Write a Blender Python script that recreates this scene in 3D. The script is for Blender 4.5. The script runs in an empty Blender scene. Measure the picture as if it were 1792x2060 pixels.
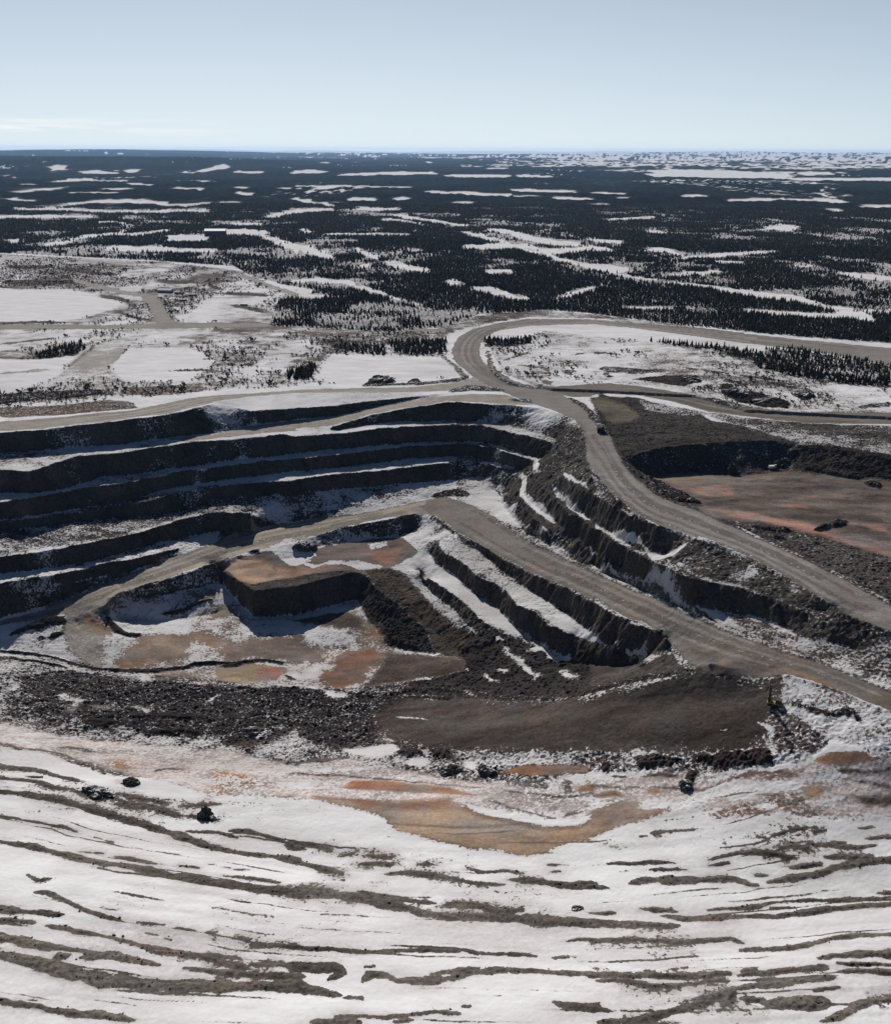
import bpy, math, random
import numpy as np
from math import radians, sin, cos, tan, pi
random.seed(7)
RNG = np.random.default_rng(11)
SC = bpy.context.scene

# ---------------------------------------------------------------- camera, sky, sun, exposure
FPX, CH = 1900.0, 240.0                      # focal length in pixels of a 1792 px wide picture, camera height above the plateau
PITCH, ROLL = radians(21.0), radians(0.28)
U0, V0 = 896.0, 1030.0
cam = bpy.data.cameras.new("camera"); cam_ob = bpy.data.objects.new("camera", cam)
SC.collection.objects.link(cam_ob); SC.camera = cam_ob
cam.sensor_fit = 'HORIZONTAL'; cam.sensor_width = 36.0
cam.lens = 36.0 * FPX / 1792.0
cam.clip_start = 1.0; cam.clip_end = 200000.0
import mathutils
cam_ob.matrix_world = (mathutils.Matrix.Translation((0, 0, CH)) @ mathutils.Matrix.Rotation(pi/2 - PITCH, 4, 'X')
                       @ mathutils.Matrix.Rotation(ROLL, 4, 'Z'))

SUN_EL, SUN_AZ = radians(32.0), radians(-12.0)      # azimuth measured from +Y (view direction) towards +X
sun = bpy.data.lights.new("sun", 'SUN'); sun.energy = 4.9; sun.angle = radians(0.53); sun.color = (1.0, 0.955, 0.915)
sun_ob = bpy.data.objects.new("sun", sun); SC.collection.objects.link(sun_ob)
sd = mathutils.Vector((sin(SUN_AZ)*cos(SUN_EL), cos(SUN_AZ)*cos(SUN_EL), sin(SUN_EL)))
sun_ob.rotation_euler = sd.to_track_quat('Z', 'Y').to_euler()

W = bpy.data.worlds.new("World"); SC.world = W; W.use_nodes = True
nt = W.node_tree; nt.nodes.clear()
N = nt.nodes.new
out = N('ShaderNodeOutputWorld'); bg = N('ShaderNodeBackground'); sky = N('ShaderNodeTexSky')
sky.sky_type = 'NISHITA'; sky.sun_disc = False
sky.sun_elevation = SUN_EL; sky.sun_rotation = SUN_AZ
sky.altitude = 2000.0; sky.air_density = 0.55; sky.dust_density = 0.8; sky.ozone_density = 2.2
bg.inputs['Strength'].default_value = 0.053
# thin distant cloud bank low over the horizon
tc = N('ShaderNodeTexCoord'); sep = N('ShaderNodeSeparateXYZ'); nt.links.new(tc.outputs['Generated'], sep.inputs[0])
mp = N('ShaderNodeMapping'); mp.inputs['Scale'].default_value = (9, 9, 110); nt.links.new(tc.outputs['Generated'], mp.inputs[0])
ns = N('ShaderNodeTexNoise'); ns.inputs['Scale'].default_value = 1.6; ns.inputs['Detail'].default_value = 5
nt.links.new(mp.outputs[0], ns.inputs['Vector'])
def wmath(op, a, b=None, c=None, clamp=False):
    m = N('ShaderNodeMath'); m.operation = op; m.use_clamp = clamp
    for i, v in enumerate((a, b, c)):
        if v is None: continue
        if isinstance(v, (int, float)): m.inputs[i].default_value = v
        else: nt.links.new(v, m.inputs[i])
    return m.outputs[0]
band = wmath('SUBTRACT', 1.0, wmath('MULTIPLY', wmath('ABSOLUTE', wmath('SUBTRACT', sep.outputs['Z'], 0.018)), 95.0), clamp=True)
side = wmath('MULTIPLY_ADD', sep.outputs['X'], -3.2, -0.45, clamp=True)
cl = wmath('MULTIPLY', wmath('MULTIPLY', band, side), wmath('MULTIPLY_ADD', ns.outputs[0], 5.0, -2.3, clamp=True))
cmix = N('ShaderNodeMix'); cmix.data_type = 'RGBA'; cmix.blend_type = 'MIX'
nt.links.new(wmath('MULTIPLY', cl, 0.9), cmix.inputs[0]); 
veil = N('ShaderNodeMix'); veil.data_type = 'RGBA'          # pale veil of the lower sky
nt.links.new(wmath('MULTIPLY', wmath('POWER', 2.718, wmath('MULTIPLY', wmath('ABSOLUTE', sep.outputs['Z']), -3.8)), wmath('ADD', wmath('MULTIPLY_ADD', sep.outputs['Y'], .75, .17, clamp=True), wmath('MULTIPLY', sep.outputs['X'], -.16))), veil.inputs[0])
hs_ = N('ShaderNodeHueSaturation'); hs_.inputs['Saturation'].default_value = 1.15; nt.links.new(sky.outputs[0], hs_.inputs['Color']); nt.links.new(hs_.outputs[0], veil.inputs[6]); veil.inputs[7].default_value = (14.7, 16.5, 17.3, 1)
nt.links.new(veil.outputs[2], cmix.inputs[6]); cmix.inputs[7].default_value = (19.5, 19, 18.6, 1)
nt.links.new(cmix.outputs[2], bg.inputs['Color']); nt.links.new(bg.outputs[0], out.inputs[0])

SC.view_settings.view_transform = 'Standard'; SC.view_settings.look = 'None'
SC.view_settings.exposure = 0.0; SC.view_settings.gamma = 1.0; SC.view_settings.use_curve_mapping = False
SC.cycles.use_denoising = True
SC.cycles.max_bounces = 5; SC.cycles.diffuse_bounces = 3; SC.cycles.glossy_bounces = 1; SC.cycles.volume_bounces = 0
SC.cycles.use_fast_gi = False

# ---------------------------------------------------------------- surveying helpers
def rays(u, v):
    x = (np.asarray(u, float) - U0)/FPX; y = -(np.asarray(v, float) - V0)/FPX
    c, s = cos(ROLL), sin(ROLL)
    x, y = c*x - s*y, s*x + c*y
    cp, sp = cos(PITCH), sin(PITCH)
    return np.stack([x, cp + y*sp, -sp + y*cp], -1)
def back(u, v, z):
    d = rays(u, v); t = (np.asarray(z, float) - CH)/d[..., 2]
    p = d*t[..., None]; p[..., 2] += CH
    return p
COL = {'0': 0, '1': 1180, '2': 2363}; ROW = {'A': 550, 'B': 1350, 'C': 2050, 'D': 2800}
KS = 1200/1792
def cu(c, pts):
    """survey sheet coordinates (twelve overlapping sheets) -> picture coordinates"""
    p = np.array(pts, float)[:, :2]*KS
    return (p + np.array([COL[c[1]], ROW[c[0]]]))/1.98828
def cat(*segs): return np.concatenate([cu(c, p) if isinstance(c, str) else np.array(p, float) for c, p in segs])
def zi(tab):
    t = np.array(tab, float); return lambda u: np.interp(u, t[:, 0], t[:, 1])
def resample(p, step):
    p = np.asarray(p, float); d = np.hypot(*(np.diff(p[:, :2], axis=0).T)); s = np.concatenate([[0], np.cumsum(d)])
    n = max(2, int(s[-1]/step) + 1); q = np.linspace(0, s[-1], n)
    return np.stack([np.interp(q, s, p[:, k]) for k in range(p.shape[1])], -1)

# ---- numpy noise
def _h(ix, iy, seed):
    n = (ix.astype(np.int64)*374761393 + iy.astype(np.int64)*668265263 + seed*1442695041) & 0xffffffff
    n = ((n ^ (n >> 13))*1274126177) & 0xffffffff
    n = n ^ (n >> 16)
    return (n & 0xffff).astype(np.float32)/65535.0
def vnoise(x, y, seed=0):
    x0 = np.floor(x); y0 = np.floor(y); fx = (x - x0).astype(np.float32); fy = (y - y0).astype(np.float32)
    ix = x0.astype(np.int64); iy = y0.astype(np.int64)
    fx = fx*fx*fx*(fx*(fx*6 - 15) + 10); fy = fy*fy*fy*(fy*(fy*6 - 15) + 10)
    a = _h(ix, iy, seed); b = _h(ix+1, iy, seed); c = _h(ix, iy+1, seed); d = _h(ix+1, iy+1, seed)
    return (a + (b-a)*fx)*(1-fy) + (c + (d-c)*fx)*fy - 0.5
def fbm(x, y, wl, octv=4, seed=0, gain=0.5):
    r = 0; a = 1.0; t = 0
    ca, sa = cos(0.6), sin(0.6)
    for k in range(octv):
        r = r + a*vnoise(x/wl + 17.3*k, y/wl - 9.1*k, seed+k); t += a
        a *= gain; wl *= 0.5; x, y = x*ca - y*sa, x*sa + y*ca
    return r/t*2.0        # about -1..1

# ---------------------------------------------------------------- break lines of the mine (crest and toe of every bench), metres relative to the plateau
BL = []
def zi_s(p, z):
    """heights listed evenly along a line -> a function of u (these lines all run left to right)"""
    q = resample(p, 4.0); t = np.interp(np.linspace(0, 1, len(q)), np.linspace(0, 1, len(z)), z); o = np.argsort(q[:, 0])
    return lambda u: np.interp(u, q[o, 0], t[o])
def brk(z, *segs, off=0.0):
    p = cat(*segs)
    ext = []
    for e, i in ((0, 1), (-1, -2)):              # lines that leave the sheet run on beyond it
        if p[e, 0] < 12 or p[e, 0] > 1782:
            d = p[e] - p[i]; d = d/np.hypot(*d); ext.append((e, p[e] + d*70))
    if not np.isscalar(z) and not callable(z):
        z = zi_s(p, z)
    for e, q in ext: p = np.concatenate([[q], p]) if e == 0 else np.concatenate([p, [q]])
    p = resample(p, 4.0)
    zz = z(p[:, 0]) if callable(z) else np.full(len(p), float(z))
    BL.append(back(p[:, 0], p[:, 1], zz + off))
road2 = zi([(0,-18),(560,-17),(640,-14.5),(740,-9),(810,-5),(900,0)])
b1 = zi([(0,-18),(560,-17),(900,-16),(1110,-15)])
b2 = zi([(0,-36),(130,-39),(400,-40),(540,-38),(750,-33),(900,-31),(1080,-29)])
b3 = zi([(0,-51),(400,-54),(540,-52),(900,-42),(1050,-42)])
b4 = zi([(0,-69),(270,-71),(400,-69),(540,-62),(700,-56),(890,-54),(985,-52)])
b5 = zi([(0,-79),(270,-81),(400,-81),(540,-76),(760,-66)])
zfl = zi([(0,-84),(270,-83),(430,-82),(540,-80)])
zramp = zi([(0,-88),(140,-87),(270,-84.5),(430,-81.5),(540,-77),(650,-69),(750,-64),(890,-60),(1000,-57),(1100,-50),(1150,-46),(1250,-40),(1350,-34),(1450,-30),(1600,-25),(1790,-22)])
zhaul = zi([(900,0),(1250,0),(1300,-2),(1450,-4),(1600,-7),(1790,-10)])
def face(cz, cseg, tz, tseg, deg=66):
    """height along a toe line: as surveyed, but never so low that the face under its crest would overhang"""
    c = cat(*cseg); t = resample(cat(*tseg), 4.0)
    uc = c[np.argsort(c[:, 0])]; o = np.argsort(t[:, 0]); ut = t[o, 0]; vt = t[o, 1]
    vc = np.interp(ut, uc[:, 0], uc[:, 1])
    zc = np.asarray(cz(ut), float)
    dc, dt = rays(ut, vc), rays(ut, vt)
    kc = np.hypot(dc[:, 0], dc[:, 1])/-dc[:, 2]; kt = np.hypot(dt[:, 0], dt[:, 1])/-dt[:, 2]
    S = tan(radians(deg))
    zr = (CH*kt - (CH - zc)*kc + zc/S)/(kt + 1/S)
    ins = (ut >= uc[0, 0]-6) & (ut <= uc[-1, 0]+6)
    z = np.where(ins, np.maximum(tz(ut), zr), tz(ut))
    z = np.minimum(z, np.where(ins, zc, 99))
    g = np.exp(-0.5*((ut[:, None]-ut[None])/22.0)**2); z = (g*z[None]).sum(1)/g.sum(1)
    return lambda u: np.interp(u, ut, z)
zc1 = zi([(0,0),(420,0),(470,-3),(560,-4),(700,-4),(800,-2),(880,0)])
C1 = ('B0',[(0,570),(250,550),(500,520),(700,500),(1000,460),(1250,400),(1350,400),(1500,440),(1790,420)]),('B1',[(200,412),(430,382),(620,362),(850,338)])
brk(zc1, *C1)
brk(0, ('B0',[(0,500),(400,470),(800,430),(1200,350),(1500,330),(1790,310)]),('B1',[(400,300),(700,295),(1000,265)]))
brk(0, ('B0',[(1250,395),(1350,370),(1500,350)]),('B1',[(0,330),(700,325)]))
T1 = ('B0',[(0,690),(300,670),(700,640),(1000,600),(1300,570),(1500,520),(1700,500)]),('B1',[(0,490),(250,470),(430,430),(640,385),(850,350),(1000,340)])
road2 = face(zc1, C1, zi([(0,-17),(130,-18),(270,-20),(400,-21),(560,-16),(640,-13.5),(700,-12),(740,-9.5),(810,-5),(900,0)]), T1)
brk(road2, *T1)
C2 = ('B0',[(0,790),(160,800),(300,760),(450,710),(700,690),(950,650),(1200,620),(1400,610),(1700,580)]),('B1',[(0,590),(200,578),(370,560),(540,540),(940,522),(1120,525),(1250,560),(1400,590),(1520,622)])
b1 = zi([(0,-17),(130,-18),(270,-20),(400,-21),(560,-17),(900,-16),(1110,-15)])
brk(b1, *C2)
C1B = ('B1',[(220,535),(440,465),(640,430),(830,400),(900,385),(1100,395),(1300,405),(1480,420),(1600,465),(1690,500)]),
brk(road2, *C1B)
brk(b1, ('B1',[(215,558),(300,548),(500,515),(740,500),(940,495),(1100,500),(1220,515),(1400,560),(1540,600),(1580,630)]))
T2 = ('B0',[(0,925),(160,930),(350,910),(500,870),(600,830),(850,815),(1000,790),(1250,755),(1450,730),(1600,715)]),('B1',[(0,690),(210,670),(400,655),(600,640),(740,625),(800,620),(1100,622),(1200,648),(1430,722),(1470,728)])
b2 = face(b1, C2, b2, T2)
brk(b2, *T2)
C3 = ('B0',[(0,985),(250,945),(450,905),(700,875),(950,830),(1100,800),(1300,775),(1450,755),(1600,735)]),('B1',[(0,725),(210,705),(500,672),(700,650),(1000,636),(1200,660),(1420,738)])
brk(b2, *C3)
T3 = ('B0',[(0,1090),(300,1050),(600,1000),(800,960),(950,915),(1200,875),(1400,845),(1600,820)]),('B1',[(0,800),(230,780),(530,745),(700,725),(940,708),(1050,712),(1110,735),(1250,770),(1360,803)])
b3 = face(b2, C3, b3, T3)
brk(b3, *T3)
C4 = ('B0',[(0,1105),(300,1068),(600,1022),(900,980),(1050,930),(1300,890),(1550,870)]),('B1',[(0,850),(200,822),(540,792),(800,755),(1000,735),(1100,745),(1200,768),(1340,808)])
brk(b3, *C4)
T4 = ('B0',[(0,1155),(300,1125),(600,1088),(900,1060),(1080,1040),(1200,1000),(1300,965),(1500,955)]),('B1',[(0,930),(300,905),(700,868),(940,852),(1150,835)])
b4 = face(b3, C4, b4, T4, 58)
brk(b4, *T4)
C5 = ('C0',[(0,262),(200,240),(400,205),(550,175),(700,150),(900,100)]),('B0',[(1100,1075),(1300,1045),(1500,1045)])
brk(b4, *C5)
T5 = ('C0',[(0,370),(300,330),(600,280),(750,230),(1000,170),(1300,110),(1500,60)]),
b5 = face(b4, C5, b5, T5, 55)
brk(b5, *T5)
C6 = ('C0',[(0,420),(400,360),(600,310),(740,285),(900,250),(1050,215)]),
brk(b5, *C6)
T6 = ('C0',[(0,500),(300,440),(600,390),(800,330),(1050,240)]),
zfl = face(b5, C6, zfl, T6, 50)
brk(zfl, *T6)
RT = ('C0',[(0,630),(200,580),(420,510),(700,400),(1000,280),(1250,190),(1500,120)]),('B1',[(0,1105),(500,1040),(800,965),(900,945)])
brk(zramp, *RT)
RB = ('C0',[(640,540),(700,490),(900,440),(1100,370),(1270,305),(1400,262),(1550,225)]),('C1',[(0,178),(100,143),(300,83),(500,48),(720,8)])
brk(zramp, *RB)
# ramp road, right part
RR = ('B1',[(1030,990),(1150,1050),(1250,1110),(1350,1190)]),('C1',[(1400,190),(1560,250),(1700,310)]),('C2',[(0,325),(200,420),(400,500),(600,600),(800,690),(1000,760),(1200,830),(1400,890),(1600,980),(1790,1060)])
brk(zramp, *RR)
RL = ('C1',[(820,15),(900,80),(1000,150),(1100,190),(1250,290),(1400,370),(1600,455),(1790,545)]),('C2',[(100,600),(250,660),(350,700),(450,755)])
brk(zramp, *RL)
brk(zramp, ('C2',[(1140,970),(1300,1010),(1500,1080),(1790,1195)]))
# faces under the ramp road: upper inner floor
brk(-76, ('C1',[(90,215),(250,190),(450,150),(620,140),(700,115)]))
TL = ('C0',[(680,590),(760,545),(900,495),(1100,462),(1250,440)]),
brk(face(zramp, RB, zi([(229,-100),(300,-99),(421,-95)]), TL, 55), *TL)
# the left standing block
BT = ('C0',[(1270,305),(1400,390),(1510,470),(1600,462),(1790,440)]),('C1',[(0,440),(150,402),(300,370),(390,362)])
brk(zi([(420,-84),(510,-83),(720,-79)]), *BT)
BTT = ('C0',[(1285,350),(1350,450),(1430,540),(1520,632),(1600,625),(1790,610)]),('C1',[(0,612),(150,577),(280,542),(360,515)])
brk(face(zi([(420,-84),(510,-83),(720,-79)]), BT, zi([(433,-89),(455,-96),(482,-101),(512,-105),(600,-106),(650,-103),(715,-96)]), BTT, 80), *BTT)
brk([-82,-79,-77,-76.5], ('C0',[(1400,275),(1600,300),(1790,260)]),('C1',[(100,300),(300,290),(500,280),(640,260)]))
brk([-79,-82,-86,-91,-94], ('C1',[(395,365),(480,450),(600,540),(750,640),(850,740)]))
brk([-95,-97,-98,-99,-98], ('C1',[(370,515),(400,600),(480,700),(550,790),(700,830),(830,850)]))
brk([-77,-80,-84,-89,-94], ('C1',[(560,330),(700,430),(800,560),(900,690),(980,850)]))
# inner benches east of the lower floor
IAT = ('C1',[(830,42),(930,117),(1010,172),(1150,262),(1250,360),(1330,430),(1400,460),(1550,560),(1620,600),(1790,740)]),('C2',[(100,790),(200,840),(290,868)]),
brk(face(zramp, RL, zi([(870,-63),(930,-64),(1000,-63),(1060,-61),(1190,-59),(1290,-54)]), IAT, 70), *IAT)
IBC = ('C1',[(780,60),(850,120),(850,190),(900,240),(1000,300),(1080,380),(1200,430),(1260,480),(1330,560),(1430,600),(1520,680),(1620,720)]),
IBCz = zi([(855,-66),(1000,-64),(1060,-62),(1140,-61),(1190,-60)])
brk(IBCz, *IBC)
IBT = ('C1',[(800,250),(820,290),(930,360),(1020,440),(1080,490),(1180,550),(1230,600),(1330,695),(1400,745),(1480,795),(1560,845),(1640,885)]),
brk(face(IBCz, IBC, zi([(850,-74),(920,-76),(1000,-77),(1060,-77),(1145,-76)]), IBT, 70), *IBT)
brk(zi([(830,-75),(1040,-78)]), ('C1',[(730,330),(800,400),(900,460),(1000,530),(1080,620),(1200,690),(1330,742)]))
brk(-83, ('C1',[(740,375),(800,458),(850,500),(920,570),(1000,650),(1080,725)]))
brk([-80,-77,-66,-55], ('C1',[(1300,850),(1500,930),(1700,900)]),('C2',[(150,920),(420,900)]))
# east wall between haul road and ramp road
HL = ('B1',[(1690,500),(1730,580),(1740,700),(1780,830)]),('B2',[(0,770),(100,900),(200,1000),(300,1080),(400,1130)]),('C2',[(450,90),(600,150),(700,180),(850,230),(1000,290),(1100,350),(1250,430),(1400,530),(1500,600),(1600,640),(1790,700)])
brk(zhaul, *HL)
HR = ('B1',[(1600,330),(1640,370),(1700,410),(1790,470)]),('B2',[(50,510),(100,560),(150,680),(200,770),(270,850),(400,950),(520,1000),(640,1040)]),('C2',[(760,60),(830,80),(960,140),(1100,200),(1250,270),(1400,350),(1550,420),(1700,510),(1790,560)])
brk(zhaul, *HR)
RAC = ('B1',[(1590,830),(1680,880)]),('B2',[(0,945),(100,985)]),('C2',[(230,20),(400,70),(585,152)]),
RACz = zi([(1129,-14),(1160,-10),(1200,-6),(1250,-3),(1300,-2.5),(1390,-4)])
brk(RACz, *RAC)
zra = zi([(1075,-29),(1120,-27),(1150,-24),(1200,-21),(1250,-19),(1300,-17),(1345,-14.5)])
RAT = ('B1',[(1530,900),(1560,940),(1650,1020)]),('C2',[(0,50),(100,112),(200,165),(300,235),(380,257),(450,240)]),
brk(face(RACz, RAC, zra, RAT, 68), *RAT)
RBC = ('B1',[(1430,760),(1440,830),(1480,890),(1550,960),(1640,1050)]),('C2',[(0,80),(100,150),(200,200),(300,262),(390,300),(470,330),(520,370),(700,415),(850,445),(1000,490),(1100,520),(1250,590),(1400,590),(1500,620),(1600,660),(1790,720)]),
RBCz = zi([(1075,-29),(1120,-27),(1150,-24),(1200,-21),(1250,-19),(1300,-17),(1350,-15),(1400,-14),(1500,-13),(1600,-13),(1790,-14)])
brk(RBCz, *RBC)
zrbt = zi([(1045,-42),(1075,-41),(1115,-38),(1150,-35.5),(1200,-34),(1250,-33),(1300,-31),(1400,-27),(1500,-25),(1600,-22),(1790,-20.5)])
RBT = ('B1',[(1350,900),(1370,940),(1440,1010)]),('C2',[(0,205),(80,290),(180,310),(260,370),(330,410),(450,450),(540,510),(620,560),(750,580),(900,600),(1050,640),(1170,690),(1260,740),(1350,780),(1480,790),(1790,950)]),
brk(face(RBCz, RBC, zrbt, RBT, 68), *RBT)
brk(zi([(1031,-42),(1060,-41.5),(1120,-38)]), ('B1',[(1335,900),(1350,960),(1385,1020),(1430,1080),(1500,1150)]))
brk(zi([(994,-58),(1030,-55),(1060,-52),(1190,-41),(1210,-40)]), ('B1',[(1200,900),(1250,1010),(1310,1090),(1390,1170)]),('C2',[(0,310),(60,345)]))
# quarry to the east
brk(0, ('B2',[(270,690),(400,665),(600,640),(800,620),(1000,615),(1200,622)]))
brk([-17,-20,-20,-20,-19,-18], ('B2',[(300,835),(400,832),(520,795),(700,800),(860,830),(1010,812),(1060,770),(1180,790)]))
brk(0, ('B2',[(1250,640),(1400,655),(1600,690),(1790,720)]))
brk(-11, ('B2',[(1250,785),(1400,800),(1600,830),(1790,845)]))
brk([-14,-10,-6], ('B2',[(370,870),(500,930),(660,995)]))
brk([-15,-14,-13], ('B2',[(700,900),(1200,930),(1790,960)]))
brk([-4,-5,-6,-8], ('C2',[(800,20),(1100,60),(1400,140),(1790,270)]))
brk(0, ('B2',[(0,460),(300,480),(700,520),(1100,540),(1790,570)]))
# low ground, rubble ridge and the near side rising towards the camera
brk([-103,-104,-105], ('C0',[(700,650),(1000,650),(1300,600)]))
brk([-96,-101,-105,-106,-106,-105], ('C0',[(480,680),(600,780),(1100,800),(1500,800)]),('C1',[(0,800),(300,820)]))
brk([-98,-101,-105,-106,-106,-105,-101], ('C0',[(0,830),(300,860),(620,945),(1100,930),(1700,900)]),('C1',[(100,1040),(500,1040)]))
brk([-91,-91], ('C0',[(0,690),(330,640)]))
brk([-95,-98,-102,-103,-101,-95], ('C0',[(0,960),(500,1010),(1000,1040),(1700,1070)]),('C1',[(300,1100),(900,1120)]))
brk([-66,-50,-37], ('C1',[(1600,1130)]),('C2',[(250,1050),(580,960)]))
brk([-31,-31], ('C2',[(700,900),(1050,960)]))
brk(zi([(694,-98),(863,-91),(1065,-72),(1256,-52.5),(1458,-41),(1542,-36)]), ('D1',[(300,60),(800,60),(1400,40)]),('D2',[(200,30),(800,20),(1050,-20)]))
brk([-90,-93,-93,-90,-82,-70,-57,-43,-28], ('D0',[(0,80),(600,240),(1300,240)]),('D1',[(0,260),(600,320),(1300,370)]),('D2',[(400,360),(1100,350),(1790,300)]))
brk([-82,-85,-84,-79,-72,-63,-50,-38], ('D0',[(0,260),(600,400),(1400,480)]),('D1',[(200,540),(900,620),(1500,640)]),('D2',[(700,560),(1790,520)]))
brk([-71,-74,-73,-70,-64,-54,-45], ('D0',[(0,540),(900,760),(1700,980)]),('D1',[(600,930),(1400,960)]),('D2',[(400,900),(1790,740)]))
brk([-55,-56,-56,-55,-52,-49], ('D0',[(0,1050),(900,1200),(1700,1330)]),('D1',[(600,1330),(1500,1360)]),('D2',[(600,1300),(1790,1180)]))
brk([-44,-44,-44,-43,-42], ('D0',[(0,1550),(900,1680)]),('D1',[(0,1700),(900,1680)]),('D2',[(300,1680),(1790,1500)]))
brk([-36,-36,-36], (0, [(-60,2060),(896,2075),(1850,2050)]))
brk([-29,-29,-29], (0, [(-300,2260),(896,2280),(2100,2260)]))

# ---------------------------------------------------------------- harmonic surface through the break lines
GX0, GX1, GY0, GY1, GS = -560.0, 460.0, 120.0, 1160.0, 0.8
NXg, NYg = int((GX1-GX0)/GS)+1, int((GY1-GY0)/GS)+1
def solve():
    acc = []
    for p in BL:
        q = resample(p, GS*0.5); acc.append(q)
    q = np.concatenate(acc)
    lv = []
    n, m, s = NXg, NYg, GS
    for k in range(8):
        ix = np.round((q[:, 0]-GX0)/s).astype(int); iy = np.round((q[:, 1]-GY0)/s).astype(int)
        ok = (ix >= 0) & (iy >= 0) & (ix < n) & (iy < m)
        Zs = np.zeros((m, n)); Wt = np.zeros((m, n))
        np.add.at(Zs, (iy[ok], ix[ok]), q[ok, 2]); np.add.at(Wt, (iy[ok], ix[ok]), 1)
        fx = Wt > 0; Zs[fx] /= Wt[fx]
        # plateau beyond the workings
        Y = GY0 + np.arange(m)*s
        far = Y > 1120
        Zs[far, :] = 0; fx[far, :] = True
        lv.append((n, m, s, Zs.astype(np.float32), fx))
        n, m, s = n//2+1, m//2+1, s*2
    Z = np.zeros((lv[-1][1], lv[-1][0]), np.float32) - 30
    for k in range(7, -1, -1):
        n, m, s, Zs, fx = lv[k]
        if k < 7:
            yy = np.clip(np.arange(m)/2, 0, Z.shape[0]-1.001); xx = np.clip(np.arange(n)/2, 0, Z.shape[1]-1.001)
            j = yy.astype(int); i = xx.astype(int); fy = (yy-j)[:, None]; fxx = (xx-i)[None]
            Z = (Z[j][:, i]*(1-fxx) + Z[j][:, i+1]*fxx)*(1-fy) + (Z[j+1][:, i]*(1-fxx) + Z[j+1][:, i+1]*fxx)*fy
            Z = Z.astype(np.float32)
        Z[fx] = Zs[fx]
        for it in range(400 if k >= 4 else (120 if k >= 1 else 50)):
            P = np.pad(Z, 1, mode='edge')
            A = (P[:-2, 1:-1] + P[2:, 1:-1] + P[1:-1, :-2] + P[1:-1, 2:])*0.25
            Z = np.where(fx, Zs, A)
    return Z
ZG = solve()
def blur(Z, r):
    k = np.exp(-0.5*(np.arange(-3*r, 3*r+1)/r)**2); k /= k.sum(); k = k.astype(np.float32)
    P = np.pad(Z, ((3*r, 3*r), (0, 0)), mode='edge'); Z = sum(k[i]*P[i:i+Z.shape[0]] for i in range(len(k)))
    P = np.pad(Z, ((0, 0), (3*r, 3*r)), mode='edge'); return sum(k[i]*P[:, i:i+Z.shape[1]] for i in range(len(k)))
_s = blur(ZG, 9); _Y = (GY0 + np.arange(NYg)*GS)[:, None]
_w = np.clip((470 - _Y)/40, 0, 1)          # the near dump slopes are smooth snow
ZG = ZG*(1-_w) + _s*_w
def zgrid(x, y):
    xx = np.clip((x-GX0)/GS, 0, NXg-1.001); yy = np.clip((y-GY0)/GS, 0, NYg-1.001)
    i = xx.astype(np.int32); j = yy.astype(np.int32); fx = (xx-i).astype(np.float32); fy = (yy-j).astype(np.float32)
    z = (ZG[j, i]*(1-fx) + ZG[j, i+1]*fx)*(1-fy) + (ZG[j+1, i]*(1-fx) + ZG[j+1, i+1]*fx)*fy
    return z
def hills(x, y):
    D = np.hypot(x, y)
    w = np.clip((D-1300)/2500, 0, 1)
    z = w*(fbm(x, y, 2600, 3, 5)*9)
    w2 = np.clip((D-9000)/9000, 0, 1)
    z = z + w2*(fbm(x*0.8, y, 9000, 4, 9)*70 + 18)
    w3 = np.clip((D-22000)/9000, 0, 1)
    z = z + w3*(fbm(x*.8, y, 13000, 4, 21)*240 + 110)
    az = np.degrees(np.arctan2(x, y))
    # long dark upland on the left of the skyline
    z = z + np.exp(-((D-15500)/2600)**2)*np.clip((-4-az)/10, 0, 1)*120
    return z
def ground0(x, y):
    """survey height without small relief"""
    return zgrid(x, y) + np.where(np.hypot(x, y) > 1150, hills(x, y), 0)
def hit(u, v):
    """where the line of sight meets the ground"""
    d = rays(u, v); d = d/np.linalg.norm(d, axis=-1, keepdims=True)
    n = len(d); t = np.full(n, 150.0); done = np.zeros(n, bool); tb = t.copy()
    for k in range(900):
        p = d*t[:, None]; h = CH + p[:, 2] - ground0(p[:, 0], p[:, 1])
        done |= h <= 0.02
        if done.all(): break
        st = np.clip(h*1.0, 0.35, np.maximum(1.0, t*0.05))
        t = np.where(done, t, t + st)
        if (t[~done] > 70000).all(): break
    t = np.minimum(t, 60000)
    p = d*t[:, None]; p[:, 2] += CH
    return p

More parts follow.
